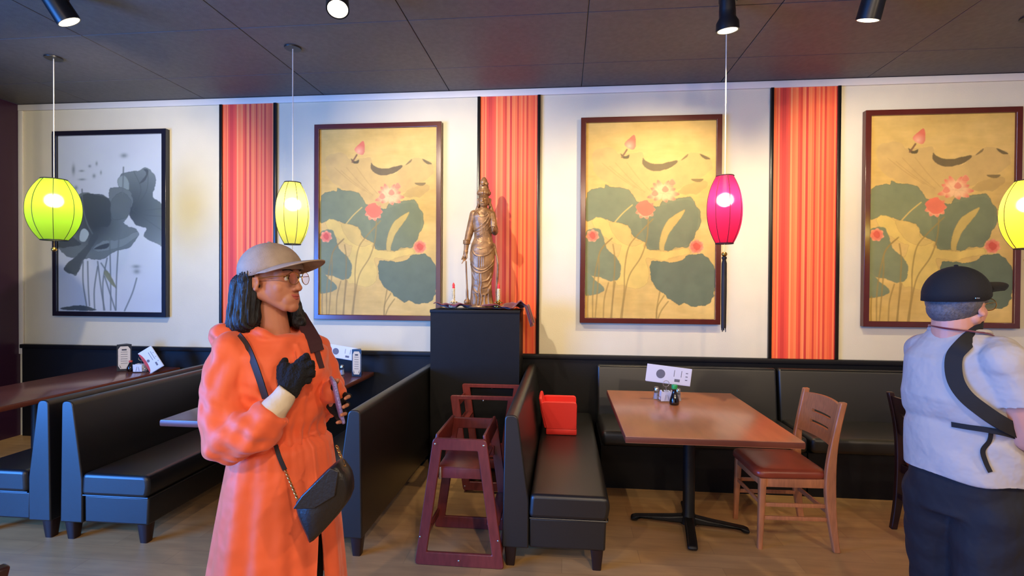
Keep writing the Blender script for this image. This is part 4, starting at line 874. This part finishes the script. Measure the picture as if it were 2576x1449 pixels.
face_bits(T, F, M['gold'], M['hair'])
# trousers, shoes
b = MB()
b.loft([(BP(0, 0, .78), .165, .12, LA), (BP(0, 0, .9), .175, .115, LA), (BP(0, 0, 1.0), .145, .10, LA)], 28, 2.1)
for s in (-1, 1): b.cap(BP(s*.085, 0, .82), .092, BP(s*.09, .03, .47), .07, 20); b.cap(BP(s*.09, .03, .47), .07, BP(s*.085, -.01, .11), .055, 20, False)
me = b.remesh(.007, 3, folds(.003, 14)); me.materials.append(M['blackcloth']); link('trousers', me, None, T)
for s in (-1, 1):
    b = MB(); b.cap(BP(s*.085, -.05, .042), .04, BP(s*.098, .14, .036), .034); b.cap(BP(s*.085, -.02, .05), .042, BP(s*.085, -.02, .09), .042); b.remesh
    me = b.remesh(.006, 2, lambda co, no: np.stack([co[:, 0], co[:, 1], np.maximum(co[:, 2], .002)], 1)); me.materials.append(M['shoe']); link('shoe', me, None, T)
# coat: bodice, sleeves, hood and collar in one skin
b = MB()
b.loft([(BP(0, 0, 1.00), .175, .125, LA), (BP(0, .005, 1.06), .168, .122, LA), (BP(0, .01, 1.14), .19, .14, LA), (BP(0, .01, 1.26), .195, .14, LA), (BP(0, 0, 1.34), .185, .122, LA), (BP(0, 0, 1.385), .13, .105, LA), (BP(0, -.005, 1.41), .085, .08, LA)], 40, 2.2)
b.cap(sr, .064, Vector((-0.121, -0.150, 1.207)), .074, 22); b.cap(Vector((-0.121, -0.150, 1.207)), .074, Vector((-0.083, -0.190, 1.078)), .080, 22)
b.cap(Vector((-0.083, -0.190, 1.078)), .080, Vector((0.018, -0.200, 1.111)), .076, 22); b.cap(Vector((0.018, -0.200, 1.111)), .076, Vector((0.068, -0.180, 1.169)), .056, 22, True)
b.cap(sl, .066, Vector((0.121, 0.160, 1.201)), .064, 20); b.cap(Vector((0.121, 0.160, 1.201)), .064, ell, .066, 20); b.cap(ell, .066, Vector((0.200, 0.020, 1.191)), .046, 20, False)
b.cap(BP(-.10, -.02, 1.375), .055, sr, .06, 18); b.cap(BP(.10, -.02, 1.375), .055, sl, .062, 18)
# hood lying on the back, collar ring
b.cap(BP(-.15, -.09, 1.40), .052, BP(.06, -.12, 1.40), .05); b.cap(BP(-.03, -.12, 1.36), .06, BP(.02, -.12, 1.30), .05)
b.tube([BP(.098*math.cos(a), .090*math.sin(a)-.008, 1.438+(-.055*max(0, math.sin(a))+.012*max(0, -math.sin(a)))) for a in np.linspace(0, 2*PI, 28)[:-1]], .021, 10, True); b.tube([BP(.12*math.cos(a), .105*math.sin(a)-.02, 1.405+(-.055*max(0, math.sin(a))+.012*max(0, -math.sin(a)))) for a in np.linspace(0, 2*PI, 28)[:-1]], .024, 10, True)
def coatf(co, no):
    x, y, z = co.T; d = .0055*np.sin(x*31+z*17+np.sin(z*23)*1.5)*np.sin(y*25-z*19)+.0035*np.sin(x*60-z*45+y*30)+.0025*np.sin(x*95+z*70-y*50+2*np.sin(z*31))*np.sin(z*41-x*22)
    l = (co-np.array(C0))@np.array(lf); dist = np.abs(z-1.045); near = np.exp(-(dist/.045)**2)*(y > -.16)
    d += near*.005*np.sin(l*160); fx = (co-np.array(C0))@np.array(fr); plk = np.exp(-((l-.012)/.010)**2)*(fx > .05)*(z < 1.38); d += plk*.005
    # crook-of-elbow creases
    e0 = np.array((0.012, -0.200, 1.153)); r = np.sqrt(((co-e0)**2).sum(1)); d += np.exp(-(r/.11)**2)*.006*np.sin((x*.6+z)*95)
    return co+no*d[:, None]
me = b.remesh(.0055, 3, coatf)
SN = Snap(me)
# flared skirt of the coat, open at the front below the bag
bm = bmesh.new(); bm.from_mesh(me); bpy.data.meshes.remove(me); NZ, NA = 60, 150; rows = []
fa = LA-PI/2+math.radians(14)
for j in range(NZ+1):
    v = j/NZ; z = 1.03-v*.63; a_ = .178+.075*v**.8; b_ = .125+.088*v**.75; g = math.radians(11)*max(0, (v-.42)/.58)**.8; cx_ = .022-.02*v; row = []; sh = 1-.16*max(0, 1-v/.05); a_ *= sh; b_ *= sh
    for i in range(NA+1):
        ph = fa+g+(2*PI-2*g)*i/NA; q = ph-LA; rr = a_*b_/math.hypot(b_*math.cos(q), a_*math.sin(q))
        w_ = .018+.055*v; rr *= 1+w_*(math.sin(9*ph+1.2*math.sin(3*ph)+.6*v)*.6+.35*math.sin(17*ph+2.1)+(.5*math.sin(34*ph) if v < .2 else 0)*(1-v*5))
        row.append(bm.verts.new((C0.x+cx_+rr*math.cos(ph), C0.y+rr*math.sin(ph), z)))
    rows.append(row)
for A, B in zip(rows, rows[1:]):
    for i in range(NA): bm.faces.new((A[i], A[i+1], B[i+1], B[i]))
inner = [[bm.verts.new(v.co+(Vector((C0.x, C0.y, v.co.z))-v.co).normalized()*.004) for v in r] for r in rows]
for A, B in zip(inner, inner[1:]):
    for i in range(NA): bm.faces.new((B[i], B[i+1], A[i+1], A[i]))
for r, q in ((rows, inner),):
    for i in range(NA): bm.faces.new((rows[-1][i], rows[-1][i+1], inner[-1][i+1], inner[-1][i]))
    for k in (0, -1):
        for j in range(NZ): bm.faces.new((rows[j][k], rows[j+1][k], inner[j+1][k], inner[j][k]))
me = bpy.data.meshes.new('coat'); bm.to_mesh(me); bm.free(); me.shade_smooth(); link('raincoat', me, M['orange'], T)
SNS = Snap(me)
# drawstrings, cuff, gloves
MB().tube([SN((0.103, -0.100, 1.362), .004), SN((0.107, -0.100, 1.314), .006), SN((0.102, -0.100, 1.279), .006)], .003, 6).build('drawstring', M['orange'], T)
b = MB(); b.cap(Vector((0.060, -0.185, 1.160)), .047, Vector((0.107, -0.158, 1.231)), .036, 24, True)
me = b.remesh(.004, 2, folds(.003, 60, 1)); me.materials.append(M['cuff']); link('shirt_cuff', me, None, T)
b = MB(); hand_caps(b, R_f, .0145); hand_caps(b, R_t, .0175); b.cap((0.098, -0.153, 1.224), .026, (0.117, -0.140, 1.300), .023); b.cap((0.116, -0.153, 1.224), .024, (0.144, -0.140, 1.289), .022); b.cap((0.086, -0.150, 1.241), .020, (0.089, -0.140, 1.307), .019); b.cap((0.105, -0.150, 1.255), .026, (0.148, -0.135, 1.315), .017); b.cap((0.096, -0.160, 1.210), .028, (0.108, -0.150, 1.237), .028, 16, True)
me = b.remesh(.0028, 2, folds(.001, 300)); me.materials.append(M['knit']); link('glove', me, None, T)
b = MB(); hand_caps(b, [c[:3] for c in L_f], .0118); b.cap((0.200, 0.030, 1.137), .024, (0.226, 0.015, 1.153), .02); b.cap((0.197, 0.030, 1.126), .022, (0.217, 0.015, 1.117), .02); b.cap((0.182, 0.055, 1.143), .03, (0.202, 0.025, 1.136), .028, 16, True); hand_caps(b, [c[:3] for c in L_t], .0135)
me = b.remesh(.003, 2); me.materials.append(M['knit']); link('glove', me, None, T)['label'] = 'fingerless black glove'
# hair
b = MB(); k = F.k
b.ball(F(0, -.045, .005), .09, (.92, .85, .9)); b.cap(F(0, -.072, -.03), .055, F(0, -.088, -.135), .052, 20); b.cap(F(-.062, -.035, .01), .034, F(-.066, -.058, -.14), .046, 18); b.cap(F(-.05, -.075, -.02), .045, F(-.055, -.088, -.15), .05, 18)
b.cap(F(.062, -.03, .0), .032, F(.07, -.02, -.14), .04, 18); b.cap(F(.07, .015, -.03), .02, F(.068, .045, -.155), .026, 14); b.cap(F(-.068, .038, .034), .011, F(-.079, -.008, .026), .014); b.cap(F(-.079, -.008, .026), .014, F(-.078, -.045, .0), .024)
def hairf(co, no):
    x, y, z = co.T; a = np.arctan2(y-F.c.y+.03, x-F.c.x); return co+no*(.0028*np.sin(a*46+z*22+np.sin(z*30))+.002*np.sin(a*90-z*15))[:, None]
me = b.remesh(.004, 2, hairf); me.materials.append(M['hair']); link('hair', me, None, T)
cap_obj(T, F, M['khaki'], .095, rx=.096, ry=.112, rz=.098, zc=.028)
# handbag
t = thing('handbag', (-1.044, 1.805, 0), 'black leather crossbody bag hanging against the orange raincoat', 'handbag', TH)
P3 = [Vector((0.175, -0.235, 0.886)), Vector((0.202, -0.235, 0.928)), Vector((0.293, -0.235, 1.018)), Vector((0.321, -0.235, 1.006)), Vector((0.342, -0.235, 0.964)), Vector((0.334, -0.235, 0.891)), Vector((0.234, -0.235, 0.776)), Vector((0.211, -0.235, 0.791))]
b = MB(); cc = sum(P3, Vector())/8
lay = []
for dy, sc in ((-.045, .86), (-.035, .97), (0, 1.0), (.035, .97), (.045, .86)):
    lay.append([b.bm.verts.new(cc+(p-cc)*sc+Vector((0, dy, 0))) for p in [Vector(v) for v in spline([q for q in P3], 3, True)]])
for A, B in zip(lay, lay[1:]):
    n = len(A)
    for i in range(n): b.bm.faces.new((A[i], A[(i+1) % n], B[(i+1) % n], B[i]))
b.bm.faces.new(lay[0]); b.bm.faces.new(lay[-1]); o = b.build('bag_body', M['bag'], t, 60)
fl = [P3[0], P3[1], P3[2], P3[3], cc+Vector((.045, 0, .02)), cc+Vector((-.02, 0, -.02))]
b = MB(); A = [b.bm.verts.new(p+Vector((0, -.052, 0))) for p in fl]; B = [b.bm.verts.new(p+Vector((0, -.044, 0))) for p in fl]
b.bm.faces.new(A); b.bm.faces.new(B[::-1])
for i in range(6): b.bm.faces.new((A[i], A[(i+1) % 6], B[(i+1) % 6], B[i]))
o = b.build('flap', M['bag'], t, 30); md = o.modifiers.new('b', 'BEVEL'); md.width = .004; md.segments = 2
def chain(p0, p1, n, name='chain'):
    b = MB(); p0 = Vector(p0); p1 = Vector(p1); d = (p1-p0).normalized(); s1 = d.cross(Vector((0, 1, 0))).normalized(); s2 = d.cross(s1)
    for i in range(n):
        c = p0.lerp(p1, (i+.5)/n); u_ = s1 if i % 2 else s2; h = (p1-p0).length/n*.72; b.tube([c+d*h*math.cos(a)+u_*h*.5*math.sin(a) for a in np.linspace(0, 2*PI, 9)[:-1]], .0016, 5, True)
    return b.build(name, M['gold'], t)
chain(SNS((0.092, -0.150, 0.958), .010, back=.06), P3[0]+Vector((.0, -.01, .012)), 16); chain(Vector((0.260, -0.130, 1.037)), P3[3]+Vector((0, 0, 0)), 9)
P = [SN((-0.116, -0.050, 1.398), .006), SN((-0.073, -0.080, 1.367), .006), SN((-0.038, -0.100, 1.314), .007), SN((-0.016, -0.100, 1.252), .007), SN((0.003, -0.100, 1.192), .009)]
ribbon('shoulder_strap', P, .025, .004, (-.25, -1, .1), M['strap'], t)
P = [SNS((0.053, -0.135, 1.038), .008, back=.03), SNS((0.068, -0.140, 0.999), .008, back=.05), SNS((0.092, -0.150, 0.957), .008, back=.06)]
ribbon('shoulder_strap', P, .014, .004, (.1, -1, .1), M['strap'], t)
# backpack on her back, maroon strap over the far shoulder
t = thing('backpack', (-1.044, 1.805, 0), 'maroon backpack worn by the woman, its strap over her far shoulder', 'backpack', TH)
b = MB(); c = BP(.05, -.235, 1.17); b.loft([(c+Vector((0, 0, -.17)), .11, .05, LA), (c+Vector((0, 0, -.14)), .12, .06, LA), (c+Vector((0, 0, .12)), .12, .06, LA), (c+Vector((0, 0, .19)), .08, .04, LA)], 28, 3.2)
b.build('pack_body', M['maroon'], t, 50)
Q = lambda l, z, o=.008: SN(BP(l, .4, z), o, tuple(-fr), 0)
P = [BP(.115, -.15, 1.33), BP(.10, -.11, 1.40), SN(BP(.095, -.04, 1.6), .008, (0, 0, -1), 0), SN(BP(.088, .02, 1.6), .009, (0, 0, -1), 0), Q(.085, 1.385, .010), Q(.085, 1.36), Q(.088, 1.34, .006), Q(.09, 1.315, .004), Q(.092, 1.28, .003)]
ribbon('padded_strap', P[:7], .056, .011, lambda p: (fr*max(0, 1.43-p.z)*12+Vector((0, 0, .45))) if (p-C0).dot(fr) > -.06 else (-fr+Vector((0, 0, .3))), M['maroon'], t); ribbon('webbing', P[6:], .022, .004, fr, M['maroon'], t)
# phone
t = thing('smartphone', (-1.044, 1.805, 0), 'smartphone in a lilac glitter case held in the woman\'s left hand', 'phone', TH)
c = Vector((0.228, -0.030, 1.172)); ax = Vector((.26, 0, .966)); nn = Vector((-.84, -.52, .22)).normalized(); sd = ax.cross(nn).normalized(); nn = sd.cross(ax)
Rm = Matrix((sd, nn, ax)).transposed()
ph = thing
o = MB().box((0, 0, 0), (.078, .012, .165), bev=.005, seg=3).build('phone_case', M['phone'], t, 40, c, tuple(Rm.to_euler()))
MB().box((0, .0065, 0), (.07, .001, .155)).build('screen', M['soy'], t, 40, c, tuple(Rm.to_euler()))
# ---------------- man in the grey T-shirt, seen from behind
t = thing('person', (1.448, 2.024, 0), 'man in light grey T-shirt and black cap walking off to the right', 'person', TH); T = t; Snap.dr = (1.643, 1.87, -.5)  # snap rays run from the camera towards the man
FA = math.radians(25); LA = FA+PI/2; fr = Vector((math.cos(FA), math.sin(FA), 0)); lf = Vector((math.cos(LA), math.sin(LA), 0)); C0 = Vector((-.022, .0, 0)); UP = .033
F = Frame((-.022, .01, 1.536), math.radians(17), 1.04, 0)
b = MB(); add_head(b, F, Vector((-.045, .0, 1.37)), .060)
tors = [(BP(0, .04, .80), .12, .10, LA), (BP(0, .05, .92), .13, .105, LA), (BP(0, .04, 1.05), .13, .11, LA), (BP(0, .01, 1.22), .145, .11, LA), (BP(0, .0, 1.35), .12, .085, LA), (BP(0, -.01, 1.415), .09, .07, LA)]
b.loft(tors, 32, 2.1)
sR, eR, wR = Vector((.0, -.15, 1.345)), Vector((.085, -.15, 1.10)), Vector((.27, .02, 1.12))
sL, eL, wL = BP(.13, .03, 1.355), BP(.17, .17, 1.09), BP(.10, .38, 1.12)
b.cap(sR, .064, eR, .054); b.cap(eR, .05, wR, .032); b.cap(sL, .056, eL, .044); b.cap(eL, .042, wL, .03)
for (wp, s) in ((wR, -1), (wL, 1)):
    pal = wp+fr*.075+lf*(.01*-s); b.cap(wp, .026, pal, .022); b.cap(wp+Vector((0, 0, .02)), .016, pal+Vector((0, 0, .022)), .016); b.cap(wp-Vector((0, 0, .018)), .016, pal-Vector((0, 0, .022)), .014)
    for i in range(4):
        z = Vector((0, 0, .03-.02*i)); p1 = pal+z; p2 = p1+fr*(.034-.003*i)-lf*s*.012; p3 = p2+fr*.006-lf*s*.026; hand_caps(b, [[p1, p2, p3]], .0095)
    p1 = wp+fr*.02+Vector((0, 0, .03))-lf*s*.01; hand_caps(b, [[p1, p1+fr*.03+Vector((0, 0, .02))-lf*s*.015, p1+fr*.06+Vector((0, 0, .02))-lf*s*.02]], .011)
legs = [(BP(.08, .05, .84), BP(.085, .11, .47), BP(.085, .06, .09)), (BP(-.08, .04, .84), BP(-.08, .03, .46), BP(-.08, -.10, .10))]
for h, k_, a in legs: b.cap(h, .085, k_, .06, 18); b.cap(k_, .06, a, .04, 18); b.cap(a-fr*.02-Vector((0, 0, .045)), .034, a+fr*.14-Vector((0, 0, .055)), .028)
me = b.remesh(.0042, 3, head_deform(F)); me.materials.append(M['skin2']); link('body', me, None, T)
face_bits(T, F, M['gold'], M['greyhair'])
b = MB(); b.loft([(BP(0, .05, .915), .18, .148, LA), (BP(0, .05, .98), .18, .148, LA), (BP(0, .04, 1.08), .175, .142, LA), (BP(0, .01, 1.20), .175, .143, LA), (BP(.0, -.005, 1.335), .155, .118, LA), (BP(.0, -.005, 1.395), .12, .09, LA), (BP(.01, .02, 1.445), .078, .075, LA)], 44, 2.2)
b.cap(BP(-.12, -.01, 1.37), .06, sR, .074, 22); b.cap(sR, .068, sR.lerp(eR, .35), .076, 24); b.cap(sR.lerp(eR, .3), .075, sR.lerp(eR, .52), .082, 24, True)
b.cap(BP(.10, -.01, 1.37), .05, sL, .058, 20); b.cap(sL, .058, sL.lerp(eL, .6), .064, 20, True)
def shirtf(co, no):
    x, y, z = co.T; d = .005*np.sin(x*21+z*15)*np.sin(y*17-z*12)+.004*np.sin(z*24+x*16+np.sin(x*12)*2)*np.clip((1.2-z)/.2, 0, 1)
    d -= .010*np.exp(-((z-1.08+x*.25)/.018)**2)*(x > -.3); return co+no*d[:, None]
me = b.remesh(.006, 3, shirtf); me.materials.append(M['grey']); SN = Snap(me); link('t_shirt', me, None, T)
MB().tube([BP(.01+.083*math.cos(a), .08*math.sin(a)+.022, 1.437-.02*max(0, math.sin(a))) for a in np.linspace(0, 2*PI, 28)[:-1]], .010, 8, True).build('collar', M['grey'], T)
b = MB(); b.loft([(BP(0, .05, .78), .16, .135, LA), (BP(0, .05, .86), .165, .136, LA), (BP(0, .05, .96), .158, .13, LA)], 32, 2.2)
for h, k_, a in legs: b.cap(h-Vector((0,0,.04)), .115, k_, .105, 22); b.cap(k_, .108, a+Vector((0, 0, .03)), .085, 22, False)
me = b.remesh(.008, 3, folds(.006, 13, 2)); me.materials.append(M['navy']); link('trousers', me, None, T)
for h, k_, a in legs:
    b = MB(); q = a-Vector((0, 0, .05)); b.cap(q-fr*.04, .045, q+fr*.15-Vector((0, 0, .008)), .038); b.cap(q+Vector((0, 0, .01)), .05, q+Vector((0, 0, .05)), .048)
    me = b.remesh(.007, 2, lambda co, no: np.stack([co[:, 0], co[:, 1], np.maximum(co[:, 2], .002)], 1)); me.materials.append(M['shoe']); link('shoe', me, None, T)
b = MB(); b.ball(F(0, -.018, .01), .087, (.92, 1.05, .9)); b.ball(F(0, -.035, -.02), .07, (1.03, .95, .85)); b.cap(F(-.07, -.01, .02), .014, F(-.074, .018, .012), .01); b.cap(F(.07, -.01, .02), .014, F(.074, .018, .012), .01)
me = b.remesh(.004, 2); me.materials.append(M['greyhair']); link('hair', me, None, T)
cp = cap_obj(T, F, M['capblack'], .098, rx=.092, ry=.106, rz=.10, zc=.03, droop=.035, bz=.060, tilt=.06, half=66)
for i in range(2): MB().box((0, 0, 0), (.004, .022, .005), bev=.0015).build('cap_buckle', M['steel'], cp, 40, F(-.088, -.045+.03*i, .020), F.e())
MB().tube(spline([BP(.09, .03, 1.44), BP(.07, -.05, 1.452), BP(.0, -.085, 1.447), BP(-.070, -.05, 1.440), BP(-.090, .02, 1.425), BP(-.08, .10, 1.37), BP(-.04, .155, 1.27)], 5), .0035, 8).build('lanyard', M['cloth'], T)
t = thing('sling_bag', (1.448, 2.024, 0), 'black sling bag straps over the man\'s grey T-shirt', 'sling bag', TH)
nb = lambda p: (p-Vector((C0.x, C0.y, p.z)))
P = [SN((.045, .03, 1.5), .008, (0, 0, -1), 0), SN((.03, -.03, 1.5), .008, (0, 0, -1), 0), SN((-0.073, -0.080, 1.396), .012), SN((-0.125, -0.100, 1.356), .012), SN((-0.139, -0.120, 1.288), .011), SN((-0.112, -0.130, 1.229), .011), SN((-0.066, -0.150, 1.181), .012), SN((-0.012, -0.170, 1.140), .014), SN((0.073, -0.170, 1.100), .014)]
ribbon('shoulder_strap', P, .046, .012, nb, M['blackcloth'], t)
P = [SN((-0.166, -0.140, 1.134), .005), SN((-0.119, -0.150, 1.128), .006), SN((-0.062, -0.160, 1.121), .007), SN((0.004, -0.160, 1.108), .009), SN((0.083, -0.160, 1.084), .012)]
ribbon('waist_strap', P, .018, .005, nb, M['blackcloth'], t)
P = [SN((-0.049, -0.160, 1.117), .008), SN((-0.054, -0.160, 1.084), .008), SN((-0.075, -0.160, 1.051), .008), SN((-0.065, -0.160, 1.012), .008), SN((-0.049, -0.160, 0.979), .008)]
ribbon('dangling_strap', P, .014, .003, nb, M['blackcloth'], t)
b = MB(); b.loft([(BP(-.05, .26, .93), .13, .04, LA), (BP(-.05, .265, 1.0), .15, .055, LA), (BP(-.05, .26, 1.12), .14, .05, LA), (BP(-.05, .25, 1.17), .11, .03, LA)], 24, 3); b.build('bag_body', M['blackcloth'], t)
